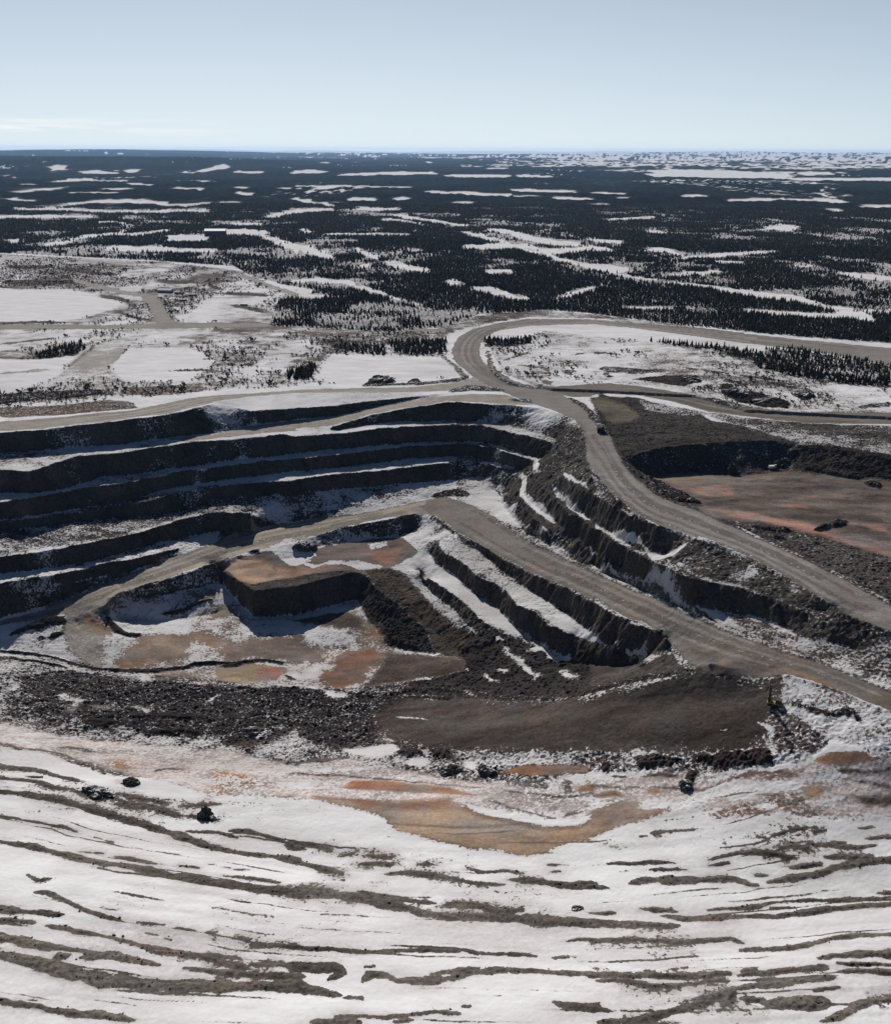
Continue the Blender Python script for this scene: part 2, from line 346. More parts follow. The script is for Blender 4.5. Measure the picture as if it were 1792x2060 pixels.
# ---------------------------------------------------------------- ground cover: traced on the survey sheets, laid on the ground as real patches
ROCK = (.066,.058,.053); DARK = (.040,.034,.033); GRAV = (.085,.077,.067); OLIV = (.105,.095,.079); FLOOR = (.145,.118,.102)
LAY = []
def lay(col, snow, *polys, soft=1.2, rough=0.0, bump=0.0, sid=None, warp=1.0, streak=0.0, flat=False):
    """polys: each a list of (sheet, points) segments forming one closed outline"""
    for p in polys:
        if isinstance(p, tuple): p = [p]
        LAY.append(dict(p=cat(*p), col=col, snow=snow, soft=soft, rough=rough, bump=bump, sid=sid, warp=warp, streak=streak, flat=flat))
def strip(col, snow, sheet, *lines, soft=1.0, rough=0.0, bump=0.0, sid=None, warp=1.0, halo=False):
    """lines of (x, y, half width) on one sheet"""
    for l in lines:
        a = np.array(l, float)
        if halo:
            a = resample(a, 14); q = np.arange(len(a))*14.0
            e = np.minimum(q - q[0], q[-1] - q); tp = np.clip(.35 + e/60, 0, 1)
            for k_, x_ in ((0, a[0, 0]), (-1, a[-1, 0])):
                if x_ < 5 or x_ > 1785: tp = np.where((q < 80) if k_ == 0 else (q > q[-1]-80), 1, tp)
            a[:, 2] *= .64*tp*np.clip(1 + .8*fbm(a[:, 0]+a[0, 1]*7, a[:, 1]*0+a[0, 1], 70, 3, 203), .5, 1.5)
            a[:, 1] += 4*fbm(a[:, 0]+a[0, 1]*3, a[:, 1]*0, 110, 3, 207)
        elif len(a) > 2: a = resample(a, 40)
        t = np.gradient(a[:, :2], axis=0); t /= np.maximum(np.hypot(t[:, 0], t[:, 1]), 1e-6)[:, None]
        nrm = np.stack([-t[:, 1], t[:, 0]], -1); h = a[:, 2:3]
        q = np.concatenate([a[:1, :2] - t[:1]*h[:1], a[:, :2] + nrm*h, a[-1:, :2] + t[-1:]*h[-1:], (a[:, :2] - nrm*h)[::-1]])
        LAY.append(dict(p=cu(sheet, q), col=col, snow=snow, soft=soft, rough=rough, bump=bump, sid=sid, warp=warp, halo=halo))
# -- plateau scrub and snow fields
lay((.15,.13,.115), .54, [(0, [(-250,505),(0,510),(340,527),(500,546),(600,600),(560,640),(900,665),(890,690),(560,700),(420,690),(0,665),(-250,665)])], soft=10, rough=.3)
lay((.12,.10,.085), .97, ('A0', [(-300,890),(0,895),(100,905),(430,905),(600,950),(750,985),(650,1030),(480,1085),(100,1100),(-300,1100)]), soft=8)
lay((.17,.15,.13), .70, [(0, [(-250,662),(560,668),(900,690),(905,760),(700,770),(420,785),(0,815),(-250,840)])], soft=5, rough=.25)
lay((.12,.10,.09), .60, ('B0', [(1000,20),(1790,10),(1790,190),(1500,170),(1250,100)]), ('B1', [(0,0),(560,20),(540,100),(200,90),(150,180),(0,190)]), soft=6, rough=.3)
lay((.12,.10,.085), .97, ('B1', [(200,95),(560,105),(900,115),(960,170),(1000,215),(700,262),(300,262),(120,255),(150,180)]), ('B0', [(700,60),(1150,60),(1300,130),(1150,255),(760,270),(660,200)]), ('B0', [(-300,130),(230,130),(520,60),(330,240),(100,330),(-300,350)]), soft=6)
strip(DARK, .25, 'B0', [(-60,385,26),(130,355,26),(350,345,22),(600,325,16),(690,340,8)], rough=.5, bump=1.5)  # low rock scarp, its shade put into the dark colour
lay((.11,.085,.07), .32, ('B0', [(740,300),(1000,285),(1200,270),(1230,320),(900,352),(720,335)]), ('B0', [(-60,420),(400,400),(640,370),(800,385),(820,420),(400,460),(0,480)]), ('B1',[(880,100),(930,160),(1050,235),(1000,262),(700,290),(720,270),(990,240)]), rough=.4)
lay(DARK, .12, ('B1', [(400,285),(520,225),(590,240),(590,285)]), ('B1', [(690,250),(740,245),(760,275),(660,285)]), ('B1', [(0,190),(130,150),(100,240),(0,250)]), rough=1.0, bump=1.5)
lay((.15,.13,.115), .74, [(0, [(985,700),(1100,668),(1300,690),(1480,700),(1530,745),(1900,780),(1900,850),(1500,830),(1400,800),(1100,785),(1010,750)])], soft=4, rough=.3, bump=2.5)
strip((.11,.095,.08), .25, 'B1', [(1150,90,14),(1180,190,16),(1290,270,12),(1400,300,10)], [(1250,150,6),(1330,120,8),(1400,100,6)], [(1390,170,5),(1430,130,5)], [(1330,180,5),(1450,190,6),(1510,200,8),(1520,260,10)], [(1480,280,18),(1530,285,16)], [(1600,215,14),(1660,225,12)], [(1640,120,5),(1730,100,6)], rough=.4, bump=.6, warp=2)
strip(DARK, .3, 'B2', [(60,200,16),(180,205,18),(320,215,12),(450,205,8)], [(90,235,20),(130,245,8)], [(790,265,10),(930,300,12)], [(1050,285,5),(1230,310,7)], [(1250,320,14),(1330,340,12)], [(680,305,18),(715,300,14)], [(1140,295,12),(1220,300,12)], [(1380,385,10),(1460,400,10)], [(1600,430,10),(1790,410,14)], [(540,190,5),(800,225,5)], [(0,100,5),(160,110,6)], [(880,235,5),(1100,265,5)], rough=.5, bump=.6, warp=2)
lay(DARK, .08, ('B2', [(230,262),(330,248),(520,238),(660,243),(640,275),(560,305),(450,290),(300,268)]), ('B2', [(770,290),(830,285),(870,330),(1000,340),(1200,400),(1190,440),(1000,425),(880,400),(780,350)]), ('B2', [(1230,330),(1300,330),(1320,390),(1230,390)]), rough=1.2, bump=2.5)
lay((.062,.055,.05), .16, [(0, [(1208,848),(1300,862),(1450,850),(1900,915),(1900,1290),(1600,1160),(1400,1070),(1300,1010),(1235,920)])], rough=.5, soft=2)
lay((.05,.045,.042), .44, [(0, [(-200,1045),(0,1050),(130,1030),(270,1000),(400,985),(520,975),(640,985),(600,1030),(400,1040),(200,1085),(0,1122),(-200,1140)])], rough=.6, soft=4, warp=3, flat=True)
lay((.05,.045,.042), .66, [(0, [(-200,1175),(0,1170),(200,1125),(400,1062),(560,1010),(700,985),(880,965),(880,985),(600,1045),(430,1100),(200,1200),(0,1236),(-200,1260)])], rough=.5, soft=4, warp=3, flat=True)
strip((.12,.105,.095), .25, 'B0', [(800,0,5),(680,120,7),(600,200,6),(540,250,5)], [(590,30,5),(480,130,6),(360,230,9),(300,290,8)], [(560,240,7),(600,290,6),(700,320,5)], [(0,40,5),(180,20,6),(330,0,4)], [(0,85,4),(120,75,4)], [(1000,200,4),(1200,190,6),(1450,215,4)], rough=.3, warp=2)
strip((.30,.285,.265), .45, 'B0', [(760,0,9),(600,150,8),(420,280,7)], [(690,40,7),(500,190,7),(380,270,5)], [(0,215,6),(300,190,6)], [(1200,130,5),(1500,110,6),(1790,90,5)], rough=.1, warp=2)
strip((.30,.285,.265), .35, 'A0', [(0,800,5),(300,790,6),(600,830,6),(900,870,7)], [(900,760,5),(1100,800,6),(1420,810,8)], [(1000,930,6),(1200,960,5),(1500,950,5)], [(860,780,5),(840,860,8),(880,940,10)], [(300,720,5),(700,750,6),(1000,740,5)], soft=3, warp=2)
strip((.08,.07,.062), .2, 'A0', [(40,770,8),(200,775,12),(330,765,8)], [(20,860,12),(200,865,16),(420,860,12),(560,880,8)], [(580,945,8),(720,960,12),(800,1000,10),(840,1060,8)], [(520,810,8),(700,815,8)], [(930,855,12),(1100,865,10),(1180,850,10)], [(1240,880,12),(1330,905,10)], [(1070,950,10),(1140,945,8)], [(0,1110,6),(200,1100,8),(380,1105,6)], [(690,1030,10),(780,1070,10),(920,1095,6)], [(1380,1000,10),(1500,1020,12),(1600,1040,10)], [(1340,930,8),(1600,940,10)], rough=.4, soft=4, warp=3)
lay((.05,.041,.034), .50, [('B2', [(330,30),(700,70),(900,90),(1200,70),(1790,170),(1790,310),(1640,310),(1450,290),(1200,250),(1000,190),(960,135),(860,135),(500,70)])], ('B1', [(550,20),(905,10),(910,80),(850,110),(700,115),(580,90)]), ('B1', [(225,35),(540,60),(540,112),(400,100),(245,80)]), ('B1', [(1125,5),(1415,18),(1420,48),(1250,66),(1140,55)]), ('B0', [(200,100),(300,70),(480,30),(520,65),(440,108),(330,122),(235,130)]), soft=3, warp=3, rough=.3)
lay((.09,.075,.065), .46, [(0, [(860,652),(1000,630),(1100,622),(1300,645),(1500,668),(1500,676),(1300,654),(1200,640),(1065,638),(1000,647),(940,660),(905,668)])], soft=4, warp=4, rough=.3)
# -- roads
RIM = (.30,.285,.25); HAUL = (.215,.205,.19); RAMP = (.18,.166,.148); RAMPD = (.135,.118,.10)
lay((.27,.26,.235), .10, [('A0', [(830,930),(930,930),(1000,1040),(1060,1120),(940,1120),(900,1030)])], [('A0', [(-300,1112),(0,1115),(600,1122),(1000,1108),(1700,1108)]), (0, [(900,662),(900,668)]), ('A0', [(1700,1128),(1000,1140),(600,1142),(0,1145),(-300,1145)])], soft=3, sid='access_track')
lay((.32,.31,.29), .60, ('B0', [(760,-10),(830,-5),(700,130),(590,230),(640,310),(560,320),(560,220),(420,230),(320,300),(260,300),(420,170),(590,40)]), soft=3, sid='access_track')
lay((.26,.25,.235), .30, ('A0', [(440,840),(640,890),(830,930),(900,940),(820,950),(620,910),(430,860)]), ('A0', [(1420,800),(1600,870),(1790,930),(1790,960),(1560,880),(1400,820)]), ('A1', [(1540,560),(1700,640),(1790,670),(1790,690),(1650,655),(1530,585)]), soft=3, sid='access_track')
lay(RIM, .10, [('B0', [(-300,520),(0,505),(400,472),(800,432),(1200,352),(1500,332),(1790,312)]), ('B1', [(400,302),(700,297),(1000,262),(1060,235),(1180,300),(900,318),(700,325),(0,330)]), ('B0', [(1500,350),(1350,366),(1250,392),(1000,454),(700,497),(500,517),(250,546),(0,567),(-300,590)])], soft=1.5, sid='rim_road')
lay((.29,.27,.235), .14, [('B0', [(1000,606),(1300,575),(1500,527),(1700,505)]), ('B1', [(0,495),(250,472),(430,433),(640,387),(850,352),(1050,335),(1250,340),(1450,400),(1300,400),(1100,390),(900,380),(830,396),(640,426),(440,461),(200,525),(0,545)]), ('B0', [(1790,560),(1500,590),(1300,612),(1150,620)])], soft=1.2, sid='bench_road')
lay(HAUL, .05, [(0, [(1900,708),(1792,700),(1600,682),(1400,660),(1200,643),(1065,641),(1000,650),(950,662),(920,680),(908,705),(912,725),(935,745),(952,758)]),
     ('B1', [(1180,300),(1300,350),(1450,405),(1560,440),(1690,505),(1730,580),(1740,700),(1780,830)]), ('B2', [(0,775),(100,905),(200,1005),(300,1085),(400,1135)]),
     ('C2', [(450,95),(600,153),(700,183),(850,233),(1000,293),(1100,353),(1250,433),(1400,533),(1500,603),(1600,643),(1790,703),(2000,800),(2000,680),(1790,558),(1700,508),(1550,418),(1400,348),(1250,268),(1100,198),(960,138),(830,78),(760,55)]),
     ('B2', [(640,1035),(520,998),(400,948),(270,848),(200,768),(150,678),(100,560),(50,510)]), ('B1', [(1790,472),(1700,412),(1640,368),(1600,340)]),
     (0, [(1112,782),(1060,776),(1020,762),(990,745),(968,725),(962,700),(970,680),(1000,665),(1065,655),(1196,650),(1330,667),(1500,690),(1650,708),(1792,735),(1900,745)])], soft=1.5, sid='haul_road')
lay((.17,.155,.135), .06, [('B1', [(1500,305),(1640,300)]), ('B2', [(0,290),(100,285),(350,312),(600,355),(750,388),(1000,440),(1250,462),(2000,462),(2000,520),(1300,510),(900,470),(700,440),(500,385),(300,345),(100,335),(0,345)]), ('B1', [(1790,352),(1650,355)])], soft=1.5, sid='quarry_road')
lay((.28,.265,.23), .18, ('C0', [(420,500),(640,430),(720,470),(640,560),(590,610),(600,650),(640,740),(760,770),(700,850),(720,900),(580,930),(470,870),(400,800),(380,700),(390,600)]), soft=2.5, sid='ramp_road')
lay((.27,.245,.205), .10, [('C0', [(-300,640),(0,650),(200,605),(420,512),(700,402),(1000,282),(1250,192),(1500,122)]), ('B1', [(0,1107),(500,1042),(800,967),(900,950),(960,1010)]), ('C1', [(900,60),(820,10),(720,8),(500,46),(300,80),(100,140),(0,175)]), ('C0', [(1550,222),(1400,259),(1270,302),(1100,367),(900,437),(700,487),(600,560),(300,620),(0,680),(-300,690)])], soft=1.2, sid='ramp_road')
lay(RAMP, .03, [('B1', [(700,990),(900,950),(1030,992),(1150,1052),(1250,1112),(1350,1192)]), ('C1', [(1400,192),(1560,252),(1700,312)]), ('C2', [(0,327),(200,422),(400,502),(600,602),(800,692),(1000,762),(1200,832),(1400,892),(1600,982),(1790,1062),(2000,1150),(2000,1290),(1790,1193),(1500,1078),(1300,1008),(1140,968),(1000,985),(700,955),(560,880),(450,752),(350,697),(250,657),(100,597)]), ('C1', [(1790,543),(1600,453),(1400,368),(1250,288),(1100,188),(1000,148),(900,78),(820,13)])], soft=1.2, sid='ramp_road')
lay((.125,.105,.085), .0, ('C2', [(500,700),(760,720),(1000,800),(1300,900),(1600,1010),(1900,1120),(1900,1230),(1500,1060),(1140,960),(800,950),(600,880)]), soft=8, warp=2)
lay((.22,.165,.115), .0, ('C2', [(620,690),(720,700),(700,740),(640,740)]), ('C2', [(765,850),(850,840),(840,900),(770,920)]), ('C2', [(1140,860),(1290,870),(1280,920),(1150,905)]), ('C2', [(1130,920),(1300,960),(1600,1090),(1560,1085),(1300,1000),(1140,960)]), ('C2', [(1170,790),(1200,830),(1380,890),(1360,910),(1180,850)]), soft=3, warp=2)
strip((.16,.11,.095), .0, 'C2', [(0,480,4),(300,600,5),(640,750,6),(900,860,5),(1150,920,4)], [(1000,290,4),(1200,400,4),(1500,560,4)], [(700,90,3),(1000,230,4),(1400,440,4),(1700,590,3)], soft=1, warp=1)
strip((.24,.22,.20), .0, 'C2', [(600,80,3),(900,180,4),(1200,340,4),(1600,540,4)], soft=1)
strip((.21,.20,.185), .05, 'C0', [(440,640,6),(700,440,5),(1000,320,5),(1300,230,5),(1700,110,5)], [(430,560,5),(720,415,5),(1100,275,4),(1500,150,4)], soft=.8)
def ruts(A, Bq, ts, cols, hw=2.0):
    a, b_ = cat(*A), cat(*Bq)
    a = resample(a, 10); b_ = resample(b_, 10); n = min(len(a), len(b_)); q = np.linspace(0, 1, n)
    a = np.stack([np.interp(q, np.linspace(0, 1, len(a)), a[:, k]) for k in (0, 1)], -1); b_ = np.stack([np.interp(q, np.linspace(0, 1, len(b_)), b_[:, k]) for k in (0, 1)], -1)
    for i, t_ in enumerate(ts):
        w_ = t_ + .035*fbm(q*n*10 + 37*i, q*0 + 5*i, 160, 2, 211)
        m_ = a*(1-w_[:, None]) + b_*w_[:, None]
        gap = np.hypot(*(b_ - a).T)*.035*hw*np.clip(1 + .9*fbm(q*n*10, q*0 + 9*i, 120, 2, 213), .2, 2)
        t2 = np.gradient(m_, axis=0); t2 /= np.hypot(t2[:, 0], t2[:, 1])[:, None]; nr = np.stack([-t2[:, 1], t2[:, 0]], -1)
        s0 = random.random()*.3; s1 = 1 - random.random()*.3; sel = (q >= s0) & (q <= s1)
        if sel.sum() < 3: continue
        P_ = np.concatenate([(m_ + nr*gap[:, None])[sel], (m_ - nr*gap[:, None])[sel][::-1]])
        LAY.append(dict(p=P_, col=cols[i % len(cols)], snow=.04 if i % 4 else .20, soft=.9, rough=.06, bump=0, sid=None, warp=.6))
def tone(c, f): return tuple(v*f for v in c)
ruts(RT, (('C0', [(-60,690),(300,620),(600,560),(700,487),(900,437),(1100,367),(1270,302),(1400,259),(1550,222)]), ('C1', [(0,175),(300,80),(720,8)])), (.12,.25,.37,.5,.62,.74,.86), [tone((.27,.245,.205), f) for f in (.78, 1.18, .85, 1.12, .72)])
ruts((('B1',[(960,960),(1150,1052),(1350,1192)]),('C1',[(1560,252)]),('C2',[(0,327),(200,422),(400,502),(600,602),(800,692),(1000,762),(1200,832),(1400,892),(1600,982),(1790,1062)])), (('C1',[(780,15),(1000,148),(1250,288),(1400,368),(1600,453),(1790,543)]),('C2',[(250,657),(450,752),(700,850),(1140,968),(1300,1008),(1500,1078),(1790,1193)])), (.1,.2,.3,.42,.52,.63,.75,.88), [tone(RAMP, f) for f in (.74, 1.2, .82, 1.12, .7)], 1.5)
ruts(HL, HR, (.12,.24,.36,.48,.6,.72,.86), [tone(HAUL, f) for f in (.72, 1.18, .8, 1.14, .68)], 1.8)
ruts((('B0',[(-60,512),(400,472),(800,432),(1200,352),(1500,332),(1790,312)]),('B1',[(400,302),(700,297),(1000,262)])), (('B0',[(-60,570),(250,546),(500,517),(700,497),(1000,454),(1250,392),(1500,350)]),('B1',[(0,330),(700,325),(1000,310)])), (.15,.3,.45,.6,.75,.88), [tone(RIM, f) for f in (.78, 1.15, .84, 1.1)], 1.8)
ruts(((0, [(1792,703),(1600,685),(1400,662),(1200,645),(1065,643),(1000,652),(950,664),(925,682),(913,705),(918,725),(940,745),(985,768),(1060,795),(1130,825)]),), ((0, [(1792,732),(1650,706),(1500,688),(1330,665),(1196,649),(1065,653),(1000,663),(966,680),(957,700),(962,725),(985,745),(1030,768),(1090,785),(1160,812)]),), (.15,.3,.45,.6,.75,.88), [tone(HAUL, f) for f in (.75, 1.2, .82, 1.14)], 2.0)
ruts((('B2',[(0,300),(100,292),(350,318),(600,362),(750,394),(1000,444),(1250,464),(1790,466)]),), (('B2',[(0,342),(100,334),(300,342),(500,382),(700,436),(900,466),(1300,506),(1790,516)]),), (.2,.4,.6,.8), [tone((.17,.155,.135), f) for f in (.75, 1.2, .8)], 2.0)
# berms that edge the roads
strip(DARK, .35, 'B1', [(920,322,11),(1050,300,16),(1250,318,8)], [(1280,370,9),(1420,382,9)], [(400,290,5),(760,275,6),(1000,248,8),(1040,225,8)], [(870,100,10),(920,150,12),(1000,200,10)], [(1150,150,10),(1200,230,10),(1300,285,8),(1480,300,8)], [(1640,365,10),(1720,410,14),(1790,465,14)], rough=.4, bump=1.2)
strip(DARK, .3, 'B2', [(0,460,22),(60,520,20),(110,575,14)], [(30,335,8),(140,375,12),(240,405,10)], [(700,375,8),(840,410,10),(960,435,6)], [(0,800,8),(140,960,10),(280,1075,8),(420,1145,6)], rough=.4, bump=1.3)
strip((.09,.078,.068), .5, 'C2', [(240,8,6),(420,90,8),(590,150,8),(860,238,8),(1100,358,8),(1390,530,8)], [(830,72,6),(960,132,7),(1250,265,8),(1560,415,8),(1790,545,8)], [(640,150,10),(700,175,10),(780,205,8)], rough=.3, bump=1.2)
strip((.085,.072,.062), .62, 'C2', [(0,340,7),(200,435,8),(400,515,8),(600,610,9),(800,700,9),(1000,775,10),(1200,842,9),(1400,900,8),(1790,1070,8)], [(0,505,6),(120,590,8),(250,655,8),(350,700,7),(450,740,12)], [(1150,975,8),(1300,1012,8),(1500,1085,8),(1790,1200,10)], rough=.3, bump=1.3)
strip((.085,.072,.062), .5, 'C1', [(830,20,7),(1000,145,8),(1250,285,8),(1400,365,7),(1600,450,7),(1790,540,7)], [(1190,20,8),(1260,80,9),(1360,150,9),(1560,245,9),(1790,345,9)], rough=.3, bump=1.3)
# -- quarry
lay((.058,.052,.048), .10, ('B2', [(0,360),(100,350),(300,360),(420,420),(640,440),(700,490),(1000,540),(1250,560),(1250,640),(1000,615),(600,640),(270,690),(250,760),(350,870),(290,850),(200,720),(150,640),(110,560),(60,520)]), rough=.7, soft=3)
lay((.115,.105,.078), .02, ('B2', [(0,375),(60,350),(200,400),(290,470),(220,510),(130,520),(60,450)]), rough=.2, soft=3, warp=2)
lay((.075,.065,.06), .44, ('B2', [(560,430),(700,440),(900,475),(1300,515),(1900,530),(1900,720),(1700,690),(1250,640),(1200,618),(1000,560)]), rough=.6, soft=4)
lay((.07,.06,.055), .40, ('B2', [(280,370),(420,395),(640,440),(640,470),(520,460),(330,440)]), rough=.6, soft=3)
lay(FLOOR, .0, [('B2', [(370,850),(420,825),(520,792),(860,836),(1010,815),(1180,800),(1790,860),(2000,880),(2000,1195)]), ('C2', [(1790,270),(1400,140),(1100,60),(760,40)]), ('B2', [(660,1040),(640,990),(480,920)])], soft=3, warp=3, rough=.16, sid='quarry_floor')
lay((.17,.135,.10), .0, ('B2', [(420,835),(560,800),(640,830),(700,860),(560,880),(450,870)]), soft=5, warp=3)
lay((.29,.165,.13), .0, ('B2', [(590,905),(700,882),(840,897),(850,930),(700,950),(620,930)]), ('C2', [(800,15),(1100,40),(1200,15),(1290,60),(1350,105),(1500,150),(1790,235),(1790,262),(1400,142),(1180,90)]), ('B2', [(680,1020),(1000,1050),(1250,1060),(1350,1130),(1000,1095)]), soft=5, warp=3)
lay((.09,.075,.065), .0, ('B2', [(880,950),(1240,900),(1260,930),(1100,980),(1000,1000)]), ('B2', [(1380,960),(1790,950),(1790,990),(1500,1000)]), ('C2', [(1000,10),(1400,0),(1790,100),(1790,180),(1500,110)]), soft=6, warp=4, rough=.2)
strip((.10,.082,.072), .0, 'B2', [(700,1000,8),(1000,950,14),(1300,940,10)], [(900,860,8),(1150,850,12),(1400,880,8)], [(1200,1010,10),(1500,1060,16),(1780,1100,10)], [(1050,890,6),(1250,910,8)], rough=.25, soft=4, warp=5)
strip((.30,.175,.14), .0, 'B2', [(1500,1090,10),(1750,1150,16)], [(1100,1000,6),(1300,1010,8)], soft=4, warp=5)
strip(DARK, .2, 'B2', [(330,850,22),(400,890,32),(520,950,28),(650,988,12)], [(560,775,10),(700,768,12),(820,775,10)], [(1220,760,14),(1400,800,16),(1600,830,20)], [(1640,870,16),(1730,890,14)], [(1340,1150,12),(1450,1120,14),(1530,1105,12)], rough=1.0, bump=2.2)
lay(DARK, .10, ('B2', [(1180,690),(1300,640),(1500,650),(1900,720),(1900,860),(1400,800),(1200,780)]), rough=1.0, soft=2)
lay((.075,.066,.06), .16, ('C2', [(800,62),(960,85),(1100,110),(1400,175),(1790,290),(2000,360),(2000,650),(1790,530),(1600,425),(1400,325),(1150,205),(960,125)]), rough=.8, soft=3)
strip(DARK, .2, 'C2', [(960,90,10),(1050,95,14),(1180,110,12)], [(1080,140,14),(1160,160,10)], rough=.8, bump=1.5)
# -- east wall
lay((.062,.056,.05), .20, [('B1', [(1560,620),(1690,520),(1735,600),(1745,760),(1790,900)]), ('B2', [(60,900),(0,930)]), ('B1', [(1560,880),(1450,760),(1500,700)])], rough=.8, soft=2)
lay((.06,.054,.05), .12, ('B1', [(1480,800),(1600,830),(1790,960),(1790,1195),(1500,1195),(1300,960),(1200,880),(1300,850)]), rough=.8, soft=2)
lay((.072,.065,.056), .20, ('C2', [(490,260),(620,160),(850,242),(1100,365),(1400,545),(1790,715),(1600,650),(1400,590),(1200,585),(1000,480),(620,385),(470,340)]), rough=.6, soft=2)
lay((.10,.09,.08), .62, ('C2', [(840,360),(980,310),(1010,360),(900,405),(830,400)]), ('C2', [(500,340),(620,375),(900,430),(980,470),(840,440),(640,400),(520,372)]), ('C2', [(1180,430),(1250,430),(1240,480),(1180,470)]), soft=1.5)
strip((.12,.11,.10), .93, 'B1', [(1540,900,13),(1640,1010,14),(1760,1085,12)], [(1440,740,20),(1430,790,16)], [(1360,820,14),(1375,870,16),(1350,920,16),(1400,985,22),(1480,1040,24),(1550,1105,12)], [(1610,815,10),(1690,870,13),(1740,900,12)], soft=1)
strip((.12,.11,.10), .93, 'C2', [(110,130,14),(230,185,20),(330,257,20),(390,278,24),(470,262,16),(570,182,7)], [(5,220,16),(70,285,10)], soft=1)
lay((.12,.105,.095), .93, ('C2', [(0,318),(100,345),(200,382),(300,430),(440,445),(520,510),(620,565),(780,590),(950,622),(1100,662),(1220,730),(1330,800),(1250,800),(1000,735),(800,672),(600,585),(400,485),(200,405),(0,330)]), soft=1.5)
lay((.09,.08,.07), .58, ('C2', [(800,605),(1000,642),(1240,752),(1400,830),(1600,900),(1790,1040),(1600,965),(1200,815),(950,740)]), soft=2, rough=.5)
lay((.085,.075,.068), .46, ('C2', [(1300,780),(1480,790),(1790,950),(1900,1000),(1900,1090),(1600,920),(1400,830)]), soft=2, rough=.6)
lay((.13,.12,.11), .78, ('B1', [(960,950),(1100,885),(1190,872),(1250,895),(1230,960),(1300,1060),(1340,1140),(1250,1095),(1150,1035),(1030,980)]), soft=2, rough=.2)
strip((.1,.09,.08), .8, 'B1', [(1200,1000,10),(1350,1130,12),(1520,1190,12)], soft=1)
strip(DARK, .2, 'B1', [(830,945,16),(950,925,20),(1040,940,14)], [(1180,895,5),(1260,960,6)], rough=.6, bump=1.0)
# -- inner benches
lay((.11,.10,.088), .74, [('C1', [(790,60),(830,45),(940,130),(1020,200),(1150,270),(1200,340),(1320,430),(1400,470),(1560,570),(1640,620),(1790,750)]), ('C2', [(100,800),(200,850),(300,872),(420,822),(410,860),(330,905),(270,900),(150,850),(0,790)]), ('C1', [(1790,785),(1560,680),(1420,590),(1330,550),(1250,470),(1080,370),(900,230),(850,150)])], soft=1.5, rough=.3)
lay((.12,.105,.095), .93, ('C1', [(740,340),(820,305),(930,372),(1020,452),(1180,562),(1240,615),(1330,705),(1350,742),(1250,700),(1080,600),(960,500),(850,425)]), ('C1', [(720,245),(800,245),(840,290),(740,330),(710,280)]), ('C1', [(1560,600),(1630,620),(1790,760),(1790,785),(1560,670)]), soft=1.5)
lay((.042,.036,.036), .10, [('C1', [(850,860),(1040,745),(1100,720),(1200,700),(1300,745),(1640,880),(1700,800),(1790,830)]), ('C2', [(200,890),(430,900),(600,945),(420,980),(0,1060)]), ('C1', [(1700,1100),(1300,1130),(600,1090),(700,1010),(1000,950)])], rough=1.0, soft=2)
lay((.07,.062,.056), .06, ('C2', [(0,800),(150,870),(330,930),(420,850),(480,860),(560,930),(400,975),(0,1040)]), rough=.4, soft=2)
strip((.12,.11,.10), .70, 'C1', [(1400,820,16),(1480,800,16),(1520,850,16),(1640,885,14)], [(1240,810,10),(1340,880,10),(1400,930,14),(1450,990,14)], [(1590,950,14),(1680,985,14)], [(1130,970,8),(1150,1010,12),(1215,1015,8)], [(710,1005,12),(820,985,10)], [(1000,940,9),(1035,940,7)], [(1200,940,7),(1270,945,8)], [(1040,1085,12),(1090,1090,8)], [(860,910,5),(960,905,5)], [(1190,750,14),(1230,770,12)], soft=2, warp=3)
strip(DARK, .05, 'C1', [(980,830,26),(1080,780,34),(1180,760,26)], [(560,760,20),(650,790,24),(720,800,16)], rough=.8, bump=2.0)
# -- upper inner floor and the block
lay((.15,.122,.108), .06, [('C0', [(1300,292),(1480,265),(1600,230),(1790,240)]), ('C1', [(100,220),(450,160),(640,150),(740,240),(640,300),(560,340),(400,380),(300,389),(150,420),(0,458)]), ('C0', [(1790,458),(1508,486),(1392,402)])], soft=1, sid='pit_floor')
lay((.36,.25,.175), .0, ('C0', [(1312,296),(1480,268),(1600,305),(1640,335),(1600,410),(1550,470),(1505,480),(1400,395)]), soft=4, warp=2)
lay((.24,.13,.10), .0, ('C1', [(440,242),(640,202),(640,250),(560,310),(480,290)]), ('C1', [(380,220),(460,210),(450,250),(390,250)]), soft=3, warp=2)
lay((.31,.215,.165), .08, [('C0', [(1660,330),(1790,350)]), ('C1', [(0,320),(200,325),(300,355),(200,400),(0,452)]), ('C0', [(1790,452),(1560,475)])], soft=4, warp=2)
lay((.14,.125,.115), .80, ('C1', [(0,288),(150,312),(220,282),(400,290),(540,322),(450,350),(250,332),(100,330)]), ('C0', [(1600,205),(1700,160),(1790,150),(1900,260),(1790,320),(1720,322),(1660,262)]), ('C1', [(440,190),(540,170),(560,200),(450,225)]), soft=1.5, warp=2)
strip(DARK, .1, 'C0', [(1480,240,8),(1555,232,10)], rough=.4, bump=1.2)
lay((.068,.056,.045), .0, ('C1', [(420,345),(560,330),(640,360),(820,560),(950,680),(1040,745),(980,860),(830,835),(780,700),(600,545),(480,450)]), soft=3, rough=.6)
lay((.09,.07,.052), .0, ('C1', [(640,440),(760,560),(880,680),(820,700),(700,600)]), soft=6, warp=4)
lay((.038,.034,.034), .05, ('C1', [(365,500),(400,380),(480,450),(600,540),(780,700),(830,845),(700,835),(560,805),(430,640)]), rough=1.0, soft=2)
lay(ROCK, -.4, [('C0', [(1262,318),(1390,402),(1505,486),(1600,479),(1790,457)]), ('C1', [(0,457),(150,419),(300,387),(392,378),(375,500),(280,535),(150,570),(0,604)]), ('C0', [(1790,602),(1600,618),(1520,626),(1430,535),(1350,445),(1285,345)])], rough=.5, soft=.8, warp=.5)
